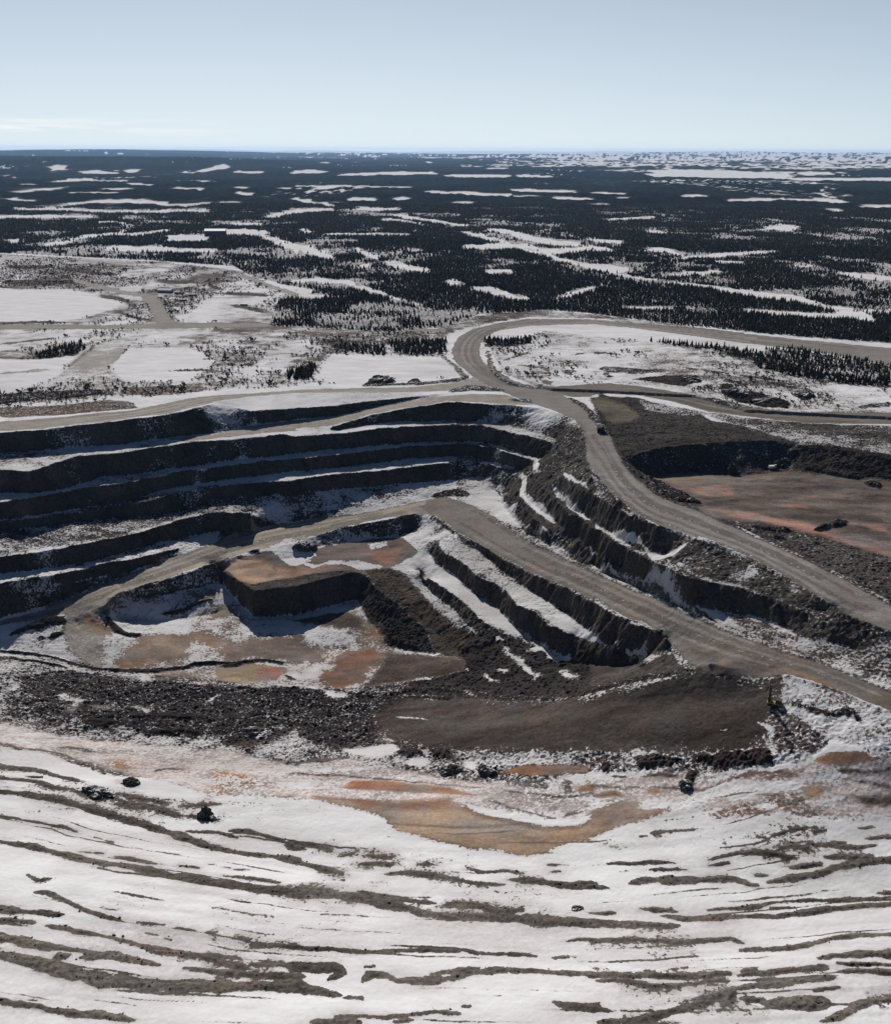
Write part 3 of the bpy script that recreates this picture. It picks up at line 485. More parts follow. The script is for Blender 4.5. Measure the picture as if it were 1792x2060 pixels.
lay(ROCK, .40, [('C0', [(650,515),(900,447),(1100,377),(1262,316),(1272,350),(1250,440),(1100,462),(900,495),(760,545),(680,590)])], rough=.5, soft=2, warp=2)
# -- lower inner floor
lay((.20,.16,.13), .56, [('C0', [(640,560),(900,490),(1250,450),(1340,450),(1430,545),(1520,635),(1790,615)]), ('C1', [(150,580),(360,520),(430,640),(540,800),(830,850),(1000,870),(1000,950),(500,1040),(150,1060)]), ('C0', [(1790,1040),(1260,1000),(600,945),(620,780)])], soft=2, sid='pit_floor')
lay((.13,.12,.11), .82, ('C0', [(650,600),(760,560),(960,560),(1000,640),(1200,640),(1100,720),(960,720),(880,760),(760,760),(660,680)]), ('C1', [(0,700),(60,680),(300,700),(400,790),(300,800),(100,790)]), ('C0', [(1420,700),(1500,650),(1790,640),(1790,730),(1500,750)]), ('C1',[(0,620),(150,590),(340,545),(300,590),(100,640)]), soft=2, warp=2, rough=.2)
lay((.25,.185,.14), .06, ('C0', [(760,810),(960,722),(1100,732),(1150,800),(1100,870),(850,925),(700,935)]), ('C0', [(1110,712),(1240,692),(1340,762),(1440,792),(1300,815),(1180,780)]), ('C0', [(1215,612),(1290,560),(1390,600),(1290,642)]), ('C0', [(1160,480),(1260,470),(1300,500),(1200,510)]), soft=6, warp=7)
lay((.22,.17,.135), .0, ('C0', [(850,742),(1050,722),(1130,770),(1100,830),(900,832)]), soft=7, warp=7)
lay((.28,.18,.125), .04, ('C0', [(490,642),(590,612),(640,680),(640,725),(530,718)]), ('C0', [(760,830),(860,810),(880,900),(700,930)]), ('C1', [(400,652),(480,720),(500,780),(420,760)]), soft=6, warp=7)
lay((.17,.135,.115), .04, [('C0', [(1480,765),(1790,735)]), ('C1', [(60,800),(200,830),(200,900),(0,900)]), ('C0', [(1790,890),(1400,875),(1300,842)])], soft=6, warp=7)
lay((.20,.115,.082), .0, ('C1', [(170,960),(290,842),(420,812),(540,832),(530,900),(400,1000),(370,1050),(160,1052)]), soft=6, warp=7)
lay((.085,.066,.055), .04, ('C1', [(-20,650),(200,602),(360,592),(420,700),(300,690),(100,660)]), ('C1', [(540,835),(1000,872),(1000,950),(700,1000),(410,1045),(530,910)]), soft=3, warp=2, rough=.25)
lay((.26,.20,.135), .03, ('C0', [(1290,925),(1500,902),(1700,932),(1640,990),(1480,1030),(1290,995)]), soft=1.5)
lay((.27,.14,.11), .0, ('C0', [(1560,922),(1720,932),(1650,1000),(1540,1000)]), soft=3)
strip(DARK, .1, 'C0', [(640,620,13),(680,690,20),(760,735,13),(850,735,9)], [(650,540,9),(700,500,9),(900,430,7),(1000,410,5)], [(970,612,9),(1080,590,13),(1170,545,11),(1280,520,7)], [(800,530,9),(900,500,9),(1060,475,7)], [(60,740,8),(150,700,16),(280,650,28),(380,640,18)], [(300,740,16),(370,720,11)], [(235,745,7),(280,740,6)], [(870,700,6),(890,698,6)], rough=.7, bump=1.5)
strip((.03,.026,.026), .02, 'C0', [(-60,828,6),(200,850,7),(330,870,6),(480,920,7),(620,945,9),(880,952,11),(1100,930,9),(1210,900,12),(1400,900,7),(1480,895,11),(1560,880,5),(1700,905,9)], [(60,870,5),(250,900,6),(400,930,6)], [(1320,920,8),(1420,912,8),(1480,890,6)], [(1700,975,8),(1760,1000,8)], rough=.5, bump=1.6)
# -- rubble ridge
lay((.05,.042,.042), .47, [('C0', [(-200,960),(60,960),(200,935),(420,950),(620,962),(900,1000),(1260,1030),(1790,1040)]), ('C1', [(300,1070),(800,1080),(800,1195),(0,1195)]), ('D0', [(1790,160),(1700,200),(1400,260),(1000,240),(700,190),(400,170),(150,110),(0,60),(-200,40)])], rough=1.0, soft=2)
lay((.042,.036,.037), .22, [('C0', [(90,1040),(250,960),(420,945),(750,1005),(1260,1035),(1790,1045)]), ('C1', [(300,1075),(700,1085),(600,1195),(0,1195)]), ('C0', [(1790,1195),(1300,1195),(1100,1120),(800,1160),(500,1130),(350,1170)])], [('D0', [(160,90),(420,0),(1790,0)]), ('D1', [(600,0),(450,100),(500,200),(480,280),(300,310),(0,230)]), ('D0', [(1790,180),(1650,150),(1640,230),(1430,230),(1240,200),(1150,235),(900,225),(760,160),(650,180),(500,110),(350,100)])], rough=1.1, soft=2)
strip((.12,.11,.10), .64, 'C0', [(760,985,8),(900,1000,12),(1080,985,8)], [(1150,1020,8),(1240,1020,10)], [(540,1170,14),(680,1160,12)], [(350,1100,10),(480,1130,20),(420,1180,20)], [(60,1060,16),(120,1020,16)], [(1220,1140,8),(1300,1090,8)], [(820,1170,10),(900,1180,12)], [(1500,1040,5),(1600,1035,6)], soft=2.5, warp=4)
strip((.12,.11,.10), .64, 'C1', [(180,1075,16),(240,1085,18),(320,1090,10)], soft=2.5, warp=4)
strip(DARK, .05, 'D0', [(780,95,14),(1000,95,16),(1280,115,14)], [(500,150,22),(620,140,24),(680,120,14)], [(850,205,12),(1000,190,14),(1200,200,14)], [(1620,340,8),(1700,375,10),(1790,385,8)], [(1440,300,12),(1530,310,10)], rough=.8, bump=1.5)
strip((.05,.042,.040), .12, 'D0', [(430,548,8),(580,575,20),(700,590,12)], [(700,480,8),(800,515,14),(860,520,8)], [(700,600,7),(900,640,12),(1080,690,15)], [(1090,632,6),(1310,628,7)], [(1130,690,12),(1240,712,18),(1300,715,8)], [(700,560,5),(850,590,6),(1010,615,7)], [(1380,250,16),(1560,240,22),(1690,200,12)], rough=.8, soft=1.5, warp=2.5, halo=True)
strip((.06,.05,.047), .30, 'D1', [(780,440,14),(960,450,18),(1100,500,14),(1200,510,10)], rough=.9, soft=2, warp=3)
strip((.06,.05,.047), .30, 'D2', [(500,560,8),(580,530,20),(660,430,16)], rough=.9, soft=2, warp=3)
# -- brown ramp in front
lay((.068,.056,.050), .0, [('C1', [(700,1095),(1000,1112),(1500,1142),(1790,1120)]), ('C2', [(150,1080),(420,1012),(640,965),(800,975),(1060,1040)]), ('D2', [(1080,10),(1110,100),(1080,200),(1000,290),(800,315),(400,328),(0,315)]), ('D1', [(1500,305),(1100,290),(800,270),(560,235),(450,120),(560,40)])], rough=.2, soft=9, warp=6, sid='pit_floor')
lay((.088,.075,.060), .0, ('D2', [(0,60),(300,30),(700,-10),(800,60),(400,130),(0,140)]), ('D1', [(900,130),(1400,80),(1790,60),(1790,120),(1300,150),(1000,190)]), soft=10, warp=6)
strip((.055,.043,.04), .0, 'D1', [(520,90,8),(800,60,10),(1100,30,10)], [(700,230,12),(1200,250,12),(1700,280,12)], soft=3, warp=4)
strip(DARK, .15, 'C2', [(-80,1080,16),(150,1030,13),(330,990,15),(480,960,17),(600,940,7)], rough=.5, bump=.9)  # small berm in shadow, the shadow put into its dark colour
strip(DARK, .2, 'C1', [(160,1050,9),(280,1065,7)], [(400,1050,8),(600,1045,8),(900,1055,11),(1300,1112,11),(1560,1112,11)], [(500,1110,6),(700,1100,8),(1000,1100,8)], rough=.5, bump=.8)
strip((.12,.11,.10), .8, 'D1', [(590,100,4),(680,110,6),(800,118,4)], [(520,230,12),(600,250,10)], soft=1)
strip((.12,.11,.10), .75, 'D2', [(1010,140,8),(1070,160,12),(1100,210,10)], [(780,182,6),(820,182,5)], [(1040,270,8),(1100,300,6)], soft=1)
lay((.10,.078,.078), .30, ('D2', [(1070,0),(1160,60),(1350,170),(1450,250),(1350,330),(1100,330),(1090,180)]), rough=.7, soft=2)
lay((.15,.12,.11), .55, [('C2', [(1140,980),(1300,1020),(1500,1090),(1790,1205),(2000,1290)]), ('D2', [(2000,500),(1700,330),(1450,250),(1330,160),(1160,50)])], rough=.5, soft=2)
strip(DARK, .2, 'D2', [(1180,20,10),(1450,90,20),(1530,60,24),(1620,130,14)], [(1120,200,14),(1200,290,18)], rough=.7, bump=1.0)
strip((.12,.11,.10), .8, 'C2', [(1160,1000,16),(1210,1010,10)], [(1250,1040,20),(1320,1080,16)], soft=1)
# -- strip of broken rock and snow at the foot of the near slope
lay((.065,.052,.05), .50, [('D0', [(-200,40),(0,60),(700,190),(1400,260),(1790,170)]), ('D1', [(0,220),(300,310),(480,250),(800,290),(1200,330),(1790,320)]), ('D2', [(0,315),(600,330),(1100,330),(1200,300),(1350,340),(1100,400),(700,440),(0,430)]), ('D1', [(1500,480),(1200,490),(900,465),(600,400),(300,345),(0,380)]), ('D0', [(1700,360),(1400,300),(900,260),(400,220),(0,130)])], rough=.8, soft=2)
lay((.45,.40,.38), .46, [('D0', [(-200,130),(0,140),(400,230),(900,265),(1400,310),(1790,400)]), ('D1', [(0,395),(300,350),(600,410),(900,470),(1200,495),(1790,480)]), ('D2', [(200,440),(700,440),(1100,400),(1400,340),(1900,350),(1900,720),(1400,700),(700,690),(290,640),(0,600)]), ('D1', [(1790,690),(1700,735),(1000,640),(500,600),(0,590)]), ('D0', [(1500,570),(1200,560),(900,480),(400,350),(0,255),(-200,230)])], soft=4, warp=3, rough=.22, streak=.55)
lay((.12,.11,.10), .96, ('D0', [(0,285),(300,330),(620,450),(900,470),(1150,530),(1200,590),(900,560),(500,480),(0,380)]), ('D1', [(260,300),(600,260),(640,310),(480,350)]), ('D1', [(700,350),(800,350),(780,400),(660,390)]), ('D1', [(1010,365),(1080,370),(1060,420),(1020,400)]), ('D1', [(1280,700),(1500,745),(1720,745),(1700,765),(1480,765),(1300,730)]), ('D1', [(990,610),(1080,640),(1260,670),(1180,680),(1050,650)]), soft=2)
lay((.32,.18,.11), .50, ('D0', [(1250,400),(1400,430),(1550,470),(1660,505),(1400,560),(1200,590),(1280,500)]), ('D0', [(1060,295),(1205,310),(1190,340),(1070,320)]), ('D0', [(1050,410),(1140,400),(1140,450),(1060,430)]), ('D0', [(640,360),(800,380),(760,420),(620,400)]), soft=4, warp=3)
lay((.29,.155,.095), .0, ('D1', [(290,530),(340,480),(600,490),(900,520),(1100,575),(700,558)]), ('D1', [(1230,432),(1350,392),(1600,387),(1760,402),(1740,440),(1400,450)]), ('D1', [(1680,525),(1790,502),(1790,550),(1690,550)]), ('D2', [(1340,372),(1420,312),(1650,322),(1700,372),(1600,388),(1400,390)]), ('D2', [(320,535),(410,530),(420,560),(320,560)]), ('D2', [(0,575),(150,540),(210,575),(0,585)]), ('D2', [(1130,410),(1200,420),(1200,480),(1150,460)]), soft=1.5)
lay((.30,.225,.16), .0, [('D1', [(120,580),(330,600),(500,610),(930,600),(1000,650),(1080,685),(1300,722),(1500,765),(1720,752),(1790,702)]), ('D2', [(0,680),(200,612),(290,620),(280,652),(460,662),(300,720),(150,760),(0,830)]), ('D1', [(1790,850),(1600,862),(1500,920),(1370,942),(1200,900),(1040,890),(800,830),(600,780),(520,700),(380,650),(200,610)])], soft=3, sid='mud_flat')
lay((.24,.145,.10), .0, ('D2', [(-10,690),(90,622),(260,612),(290,680),(470,652),(280,722),(50,735)]), ('D1', [(330,605),(600,608),(900,602),(980,640),(880,660),(600,650),(420,650)]), soft=4, warp=3)
strip((.24,.125,.08), .0, 'D1', [(1000,650,8),(1080,690,10),(1300,735,10),(1500,778,8),(1700,765,8)], [(100,575,4),(300,600,6),(500,612,5)], soft=2)
lay((.30,.26,.20), .45, ('D2', [(20,870),(90,842),(260,880),(160,905)]), soft=3, warp=2)
lay((.20,.14,.115), .30, ('D2', [(840,452),(1100,422),(1290,422),(1150,480),(900,480)]), ('D2', [(1010,562),(1250,542),(1320,640),(1400,700),(1250,710),(1100,640)]), ('D2', [(700,680),(950,612),(1090,690),(900,700),(740,730)]), rough=.3, soft=2, warp=2)
lay((.30,.20,.12), .1, ('D2', [(1270,522),(1400,512),(1390,600),(1290,590)]), soft=3, warp=2)
lay((.10,.088,.066), .0, ('D2', [(1560,580),(1900,580),(1900,640),(1640,645)]), rough=.3, soft=2)
lay((.13,.125,.12), .30, ('D1', [(1260,482),(1500,472),(1520,540),(1260,510)]), ('D1', [(1600,492),(1650,482),(1660,550),(1600,560)]), rough=.4, soft=1.5)
lay((.05,.038,.038), .08, ('D1', [(590,310),(720,290),(780,330),(680,345)]), ('D1', [(800,300),(930,295),(940,350),(830,345)]), ('D2', [(540,520),(580,422),(650,412),(620,500),(570,545)]), ('D2', [(60,380),(110,380),(110,440),(60,430)]), ('D2', [(250,340),(400,330),(540,350),(500,400),(280,410)]), ('D2', [(600,340),(1060,290),(1090,380),(900,410),(720,400)]), rough=1.2, bump=1.5)
strip((.13,.11,.10), .2, 'D0', [(-60,125,6),(170,140,8),(300,170,6)], [(360,280,8),(560,310,11)], [(-60,262,6),(300,310,9),(480,370,8),(620,440,5)], [(560,250,6),(650,225,8)], [(900,430,6),(1000,405,6),(1100,420,6)], rough=.3, warp=2)
strip((.13,.11,.105), .2, 'D1', [(-60,440,5),(300,455,6),(700,490,5),(1100,530,4)], [(1250,545,5),(1600,580,6),(1790,565,5)], [(-20,385,8),(160,350,10),(330,345,8)], [(1170,610,8),(1300,650,6),(1560,715,6)], [(1600,700,10),(1720,665,8)], rough=.3, warp=2)
strip((.11,.09,.085), .15, 'D2', [(680,530,5),(800,480,7),(950,440,7),(1140,420,9)], [(740,590,4),(1000,545,6)], [(-20,520,5),(500,530,6),(700,540,5)], [(1480,420,13),(1620,430,15),(1790,420,12)], [(1580,490,8),(1790,530,10)], [(300,460,8),(520,455,10)], [(120,455,9),(210,460,8)], [(1190,380,7),(1300,360,6)], rough=.3, warp=2)
# -- terraces of the near slope: gravel edges between drifts
G = dict(rough=.45, bump=.5, soft=1.2, warp=1.3, halo=True)
strip(GRAV, .02, 'D0', [(-60,398,11),(200,415,13),(330,455,9),(480,490,6)], [(-60,462,9),(200,485,9),(330,525,14),(420,535,8)], [(-60,548,13),(150,565,20),(350,600,26),(550,650,25),(700,700,20),(900,760,22),(1100,825,26),(1250,880,20),(1400,915,17),(1600,935,13),(1790,975,24)], [(700,620,12),(900,650,17),(1070,690,20)], [(170,460,9),(260,465,7)], [(1120,790,5),(1300,795,7),(1430,830,5)], [(1370,785,13),(1480,785,13),(1600,815,7),(1700,850,11)], [(1720,870,28),(1790,880,34)], **G)
strip(GRAV, .02, 'D0', [(-60,690,7),(200,730,9),(380,760,11),(470,795,13)], [(500,812,7),(520,815,6)], [(560,820,6),(600,830,5)], [(630,840,4),(690,855,7)], [(-60,842,17),(200,880,25),(400,930,25),(600,975,20),(800,1000,20),(1000,1045,27),(1200,1080,31),(1400,1110,33),(1600,1140,33),(1790,1150,35)], [(690,935,6),(800,955,13),(930,985,6)], [(1070,990,6),(1200,1010,8)], [(480,905,6),(620,915,6)], [(1340,1055,7),(1660,1095,8)], [(1250,985,8),(1280,985,6)], [(1340,1000,7),(1390,1005,7)], [(1400,1015,6),(1480,1015,6)], **G)
strip(GRAV, .02, 'D1', [(-20,970,20),(150,1010,19),(300,1045,9)], [(0,860,15),(120,880,15),(230,905,10)], [(0,890,18),(50,900,10)], [(-20,1153,33),(200,1165,33),(350,1180,35),(500,1210,38),(650,1240,34),(760,1275,20),(900,1300,15),(1100,1300,23),(1250,1305,33),(1400,1315,38),(1600,1325,36),(1800,1340,33)], [(0,1130,13),(150,1135,17),(230,1150,10)], [(380,1150,18),(520,1185,22),(640,1195,12),(830,1215,10)], [(900,1225,6),(950,1215,8),(1120,1240,19),(1200,1265,22),(1380,1260,8)], [(550,1045,7),(700,1040,17),(850,1055,17),(1000,1085,15),(1120,1105,11),(1250,1108,6)], [(1270,1080,10),(1400,1085,17),(1500,1095,21),(1650,1110,21),(1800,1115,20)], [(390,985,13),(500,985,18),(590,990,16)], [(730,990,10),(810,985,13)], [(430,930,10),(490,940,8),(600,945,5)], [(310,925,10),(360,920,8)], [(1060,1025,6),(1120,1035,10),(1280,1020,8),(1340,1040,11)], [(1520,985,10),(1580,990,8)], [(1540,1028,8),(1580,1028,6)], [(1650,1090,13),(1790,1095,18)], **G)
strip(GRAV, .02, 'D2', [(-20,1335,30),(200,1345,20),(400,1350,15),(540,1350,9)], [(420,1290,13),(560,1310,20),(800,1305,20),(1100,1295,17),(1300,1270,20),(1500,1245,22),(1840,1215,26)], [(300,1250,13),(400,1255,22),(510,1265,13)], [(0,1275,8),(160,1275,11)], [(700,1260,8),(960,1250,13),(1100,1210,9),(1300,1200,8),(1500,1200,11),(1840,1185,17)], [(1080,1245,6),(1200,1245,6)], [(1700,1160,8),(1840,1150,12)], [(0,1110,24),(100,1130,5)], [(230,1095,17),(350,1080,28),(550,1080,28),(750,1070,26),(850,1075,17),(950,1105,9),(1010,1110,4)], [(1060,1090,10),(1200,1070,20),(1330,1050,15),(1450,1010,20),(1600,975,34),(1840,955,32)], **G)
strip(GRAV, .15, 'D2', [(1400,940,15),(1530,935,17),(1700,940,11)], [(100,980,8),(250,985,11),(400,970,9),(500,975,8)], [(360,1015,10),(580,1012,11)], [(180,1025,5),(240,1022,5)], [(700,995,6),(830,980,8)], [(700,960,6),(880,920,8),(1000,915,21),(1200,935,11)], [(1130,880,8),(1200,865,13),(1330,895,8)], [(1310,860,8),(1450,870,13),(1600,880,11),(1700,870,8)], [(1450,850,10),(1540,850,8)], [(1640,825,10),(1840,825,12)], [(1200,775,13),(1280,780,10)], [(1340,785,8),(1400,780,8)], [(1610,770,6),(1690,762,8)], [(1090,805,4),(1180,790,5)], [(1000,820,6),(1040,822,5)], [(290,825,8),(330,822,8)], [(370,805,6),(420,812,8)], [(980,1055,11),(1050,1050,13)], [(1200,1000,17),(1380,980,15)], **G)
strip(GRAV, .08, 'D0', [(220,1150,16),(300,1160,20),(370,1195,9),(450,1235,9),(560,1275,9),(720,1330,9)], [(170,1045,13),(230,1080,16),(320,1065,11)], [(830,1335,6),(1000,1350,6)], [(1050,1365,6),(1160,1385,8)], [(1240,1395,10),(1290,1400,8)], [(1420,1425,8),(1490,1435,8)], [(1510,1462,4),(1600,1472,8),(1800,1478,8)], [(870,1390,5),(940,1405,5)], [(980,1430,5),(1040,1440,6)], [(280,1350,8),(450,1385,15),(600,1410,15),(800,1460,17),(950,1500,22),(1200,1540,22),(1400,1585,22),(1480,1605,16)], [(-60,1250,18),(100,1265,20),(200,1270,18),(380,1290,14)], [(-60,1315,18),(120,1320,16),(210,1335,8)], [(1500,1580,6),(1680,1585,8),(1800,1600,34)], **G)
strip(GRAV, .05, 'D1', [(-20,1485,7),(200,1490,10),(400,1510,9),(600,1500,9),(800,1500,9),(1020,1500,8),(1050,1515,9),(1250,1520,8),(1440,1530,7)], [(1540,1542,6),(1620,1538,6)], [(1630,1440,8),(1700,1430,9),(1800,1435,10)], [(-20,1600,38),(150,1600,38),(250,1600,28),(300,1640,22),(200,1670,20)], [(-20,1730,34),(150,1750,38),(260,1770,28)], [(290,1780,10),(410,1780,13)], [(410,1680,28),(450,1640,22),(550,1650,22),(620,1680,24),(750,1685,22),(950,1665,24),(1030,1640,20),(1200,1615,22),(1400,1620,18),(1600,1635,17),(1800,1645,12)], [(810,1640,7),(1100,1605,12)], [(1540,1810,8),(1600,1830,18),(1800,1840,22)], [(240,1890,4),(550,1895,8),(680,1880,8),(850,1860,9),(1000,1875,8)], [(1010,1830,10),(1040,1832,8)], [(100,1925,24),(300,1920,32),(400,1925,10)], [(600,1920,18),(700,1915,13)], [(430,1600,8),(490,1595,6)], **G)
strip(GRAV, .05, 'D2', [(-20,1435,10),(300,1440,11),(500,1450,13),(700,1440,11),(830,1430,15),(900,1460,10)], [(890,1500,10),(1000,1495,11),(1200,1480,13),(1350,1455,11),(1450,1425,15),(1600,1410,13),(1740,1405,9)], [(1750,1408,8),(1840,1405,8)], [(-20,1645,10),(200,1650,13),(400,1650,17),(700,1650,13),(840,1630,9)], [(30,1675,6),(200,1680,9),(350,1710,13),(500,1710,9),(800,1675,9)], [(880,1640,11),(1050,1640,13),(1250,1615,18),(1420,1600,24)], [(900,1620,8),(1000,1612,8)], [(0,1840,10),(100,1850,8)], [(1340,1740,6),(1480,1720,6)], **G)
strip(OLIV, .03, 'D0', [(-60,1410,34),(100,1440,38),(300,1480,23),(500,1510,13),(570,1520,6)], [(-60,1510,28),(150,1560,46),(300,1600,56),(450,1640,60),(600,1680,52),(800,1700,46),(1000,1710,46),(1200,1710,50),(1350,1715,48),(1600,1710,42),(1800,1715,44)], [(500,1540,36),(650,1530,40),(800,1560,28),(950,1590,10)], [(330,1550,44),(420,1530,18)], [(1110,1610,8),(1300,1630,18),(1500,1640,22),(1800,1660,22)], [(-60,1790,18),(100,1820,24),(250,1840,24),(400,1870,28),(600,1890,32),(800,1920,18)], [(180,1795,7),(220,1797,6)], rough=.5, bump=.7, soft=1.1, warp=1.5, halo=True)
strip(OLIV, .03, 'D2', [(1000,1720,28),(1200,1690,24),(1350,1670,28),(1470,1660,18)], [(1360,1555,6),(1480,1530,18),(1600,1520,26),(1840,1520,32)], [(1480,1580,10),(1840,1590,10)], [(1490,1625,11),(1700,1630,15),(1840,1640,30)], [(60,1925,18),(200,1920,15),(350,1910,11),(450,1870,22),(600,1830,28),(750,1780,26),(850,1740,24),(1000,1710,16)], [(800,1820,36),(850,1760,36)], [(900,1790,16),(1030,1800,18)], [(1030,1820,28),(1200,1820,46),(1400,1815,40),(1420,1830,36)], [(1380,1930,13),(1500,1890,22),(1570,1830,24),(1840,1785,18)], rough=.5, bump=.7, soft=1.1, warp=1.5, halo=True)

# -- clearings, frozen lakes and cut lines in the forest (kept free of trees)
CLEAR = []
def clear(sheet, *lines, ext=0.0):
    for l in lines:
        a = resample(np.array(l, float), 30); a[:, 2] *= .78
        t = np.gradient(a[:, :2], axis=0); t /= np.maximum(np.hypot(t[:, 0], t[:, 1]), 1e-6)[:, None]
        nrm = np.stack([-t[:, 1], t[:, 0]], -1); h = a[:, 2:3]
        q = np.concatenate([a[:1, :2] - t[:1]*h[:1], a[:, :2] + nrm*h, a[-1:, :2] + t[-1:]*h[-1:], (a[:, :2] - nrm*h)[::-1]])
        CLEAR.append(cu(sheet, q))
clear('A0', [(400,402,3),(600,387,10),(750,382,14),(950,397,14),(1100,412,12),(1250,397,10),(1440,392,8)], [(80,432,12),(300,427,12),(560,437,10),(900,442,9),(1080,437,10),(1250,442,10)], [(-60,474,16),(300,470,12),(570,470,8)], [(1350,517,10),(1550,517,10)], [(1580,472,12),(1790,437,14)], [(660,657,14),(900,667,22),(1150,677,16),(1310,672,8)], [(250,647,7),(380,632,11),(500,592,11),(700,577,9),(790,547,9),(760,517,9),(690,502,7),(570,507,6)], [(700,582,8),(850,577,10),(1030,552,8)], [(1540,572,20),(1650,622,24),(1790,667,32)], [(1000,602,22),(1230,602,26)], [(1340,562,20),(1500,567,22),(1600,572,20)], [(30,622,14),(130,622,14)], [(280,202,10),(400,197,10)], [(510,213,10),(690,213,8)], [(730,208,8),(820,206,8)], [(1100,215,8),(1150,210,8)], [(1190,208,8),(1350,190,8)], [(1380,210,6),(1560,212,8)], [(410,252,6),(750,264,4)], [(760,276,8),(900,286,5)], [(650,312,6),(780,306,8)], [(1160,263,5),(1260,263,5)], [(1050,302,6),(1220,314,8)], [(420,332,8),(720,332,6)], [(-60,365,5),(180,387,12)], [(1390,302,8),(1470,302,8)], [(1390,332,10),(1500,342,12)], [(1740,212,10),(1790,212,10)], [(0,232,6),(30,232,6)], [(120,282,5),(210,282,5)], [(1660,306,6),(1720,306,6)], [(60,242,4),(100,242,4)], [(1150,150,3),(1250,152,3)], [(1380,562,8),(1480,545,8)])
clear('A1', [(-20,212,12),(170,210,10)], [(250,228,6),(600,220,10),(850,218,8)], [(910,232,8),(1280,235,8)], [(1330,232,6),(1540,236,6)], [(120,305,12),(260,292,7)], [(-20,291,4),(700,299,4)], [(780,329,8),(1000,336,10),(1300,351,8)], [(1270,319,6),(1400,323,10),(1680,326,8)], [(1300,353,6),(1470,356,5)], [(1540,361,8),(1760,369,10)], [(340,366,13),(460,371,13)], [(580,366,8),(680,361,10)], [(360,424,13),(640,427,13)], [(960,391,8),(1090,393,8)], [(-20,365,10),(100,387,10),(250,412,8)], [(-20,437,14),(150,432,14),(250,427,8)], [(560,457,7),(700,477,14),(850,502,13),(960,522,11),(1060,527,5)], [(510,490,6),(640,492,8),(780,522,10)], [(990,564,11),(1150,602,15),(1300,642,13)], [(1140,552,12),(1270,562,14),(1400,602,18),(1550,627,25),(1700,642,18)], [(990,657,14),(1200,652,22),(1350,652,14),(1450,662,14)], [(1350,657,10),(1560,682,22),(1790,657,14)], [(1350,672,8),(1500,702,14),(1650,747,15),(1790,772,11)], [(20,542,10),(110,572,12)], [(170,579,8),(440,577,10),(690,577,7)], [(370,662,14),(400,697,15),(500,722,17)], [(540,748,15),(650,768,23),(810,803,11)], [(-20,642,14),(100,677,25),(230,722,15)], [(-20,853,11),(200,853,15),(330,873,17),(450,913,15),(560,948,11),(740,998,10)], [(0,933,16),(180,948,18)], [(900,873,20),(950,863,27),(990,873,18)], [(1050,903,12),(1180,913,30),(1280,948,17),(1420,968,8)], [(1150,803,14),(1300,803,14)], [(1570,953,10),(1690,918,14),(1790,898,10)], [(380,778,10),(450,768,14)], [(680,677,7),(750,677,7)], [(300,128,4),(330,135,5)], [(440,134,4),(470,134,4)], [(770,155,5),(820,155,5)], [(130,170,4),(200,165,4)], [(1140,190,4),(1270,190,4)], [(1550,155,4),(1700,155,5)])
clear('A2', [(360,222,24),(600,217,24),(900,227,24),(1200,237,18)], [(1250,222,8),(1450,222,8)], [(1200,252,10),(1840,254,12)], [(530,353,8),(690,353,7)], [(810,381,7),(1000,379,13),(1170,373,9)], [(1180,376,7),(1390,386,10),(1530,391,8)], [(1410,300,7),(1370,325,13),(1420,370,11)], [(1590,416,10),(1700,411,14),(1840,413,8)], [(1410,441,9),(1530,444,8)], [(100,489,8),(300,479,10),(390,473,8)], [(1030,552,7),(1100,532,24),(1180,542,28),(1260,542,8)], [(320,555,8),(430,567,9)], [(-20,612,8),(190,627,12)], [(-20,657,18),(130,677,11)], [(310,672,12),(430,670,17),(560,702,9)], [(540,717,8),(750,707,15),(950,692,13),(1100,684,9)], [(740,744,9),(930,750,8)], [(-20,772,20),(100,777,26),(230,792,22)], [(0,778,10),(230,833,13),(400,858,9)], [(430,863,9),(700,893,13),(900,923,21),(1200,963,23),(1400,1008,15),(1550,1028,15)], [(900,1028,11),(1200,1053,17),(1450,1063,17),(1540,1043,30),(1700,1093,17)], [(1570,1033,11),(1840,1043,11)], [(1480,811,9),(1650,828,15),(1840,853,15)], [(440,818,9),(620,811,11),(770,803,9)], [(200,1015,9),(500,1015,9)], [(1220,770,7),(1300,772,7)], [(-20,1085,22),(300,1105,17),(560,1135,13)], [(560,1120,10),(800,1155,12),(1200,1190,10)], [(0,335,6),(220,340,6)], [(160,363,6),(235,363,7)], [(-20,402,7),(110,404,7)])
FOREST = [(-900,470),(-300,500),(0,509),(200,519),(337,526),(472,536),(500,552),(560,570),(640,585),(560,605),(545,640),(540,655),(600,658),(700,663),(800,666),(896,655),(930,645),(964,632),(1098,623),(1188,630),(1373,655),(1490,669),(1792,690),(2300,716),(2300,309),(-900,309)]

# ---------------------------------------------------------------- the ground mesh
def build_vertices():
    dr = []
    d = 60.0
    while d < 60000:
        dr.append(d)
        if d < 200: s = 1.6
        elif d < 270: s = 0.65
        elif d < 920: s = 0.62
        elif d < 1200: s = 0.62 + (d-920)/280*2.4
        else: s = 2.5e-6*(d*d + CH*CH)
        d += s
    dr = np.array(dr + [60000.0])
    b = np.concatenate([np.linspace(-72, -34.5, 26), np.arange(-34, 34.01, 0.058), np.linspace(34.5, 72, 26)])
    b = np.radians(b)
    R, B = np.meshgrid(dr, b, indexing='ij')
    return R, B
R, B = build_vertices()
NR, NB = R.shape
X = (R*np.sin(B)).astype(np.float64); Y = (R*np.cos(B)).astype(np.float64)
Xf, Yf, Df = X.ravel(), Y.ravel(), R.ravel()
NV = Xf.size
near = Df < 2300
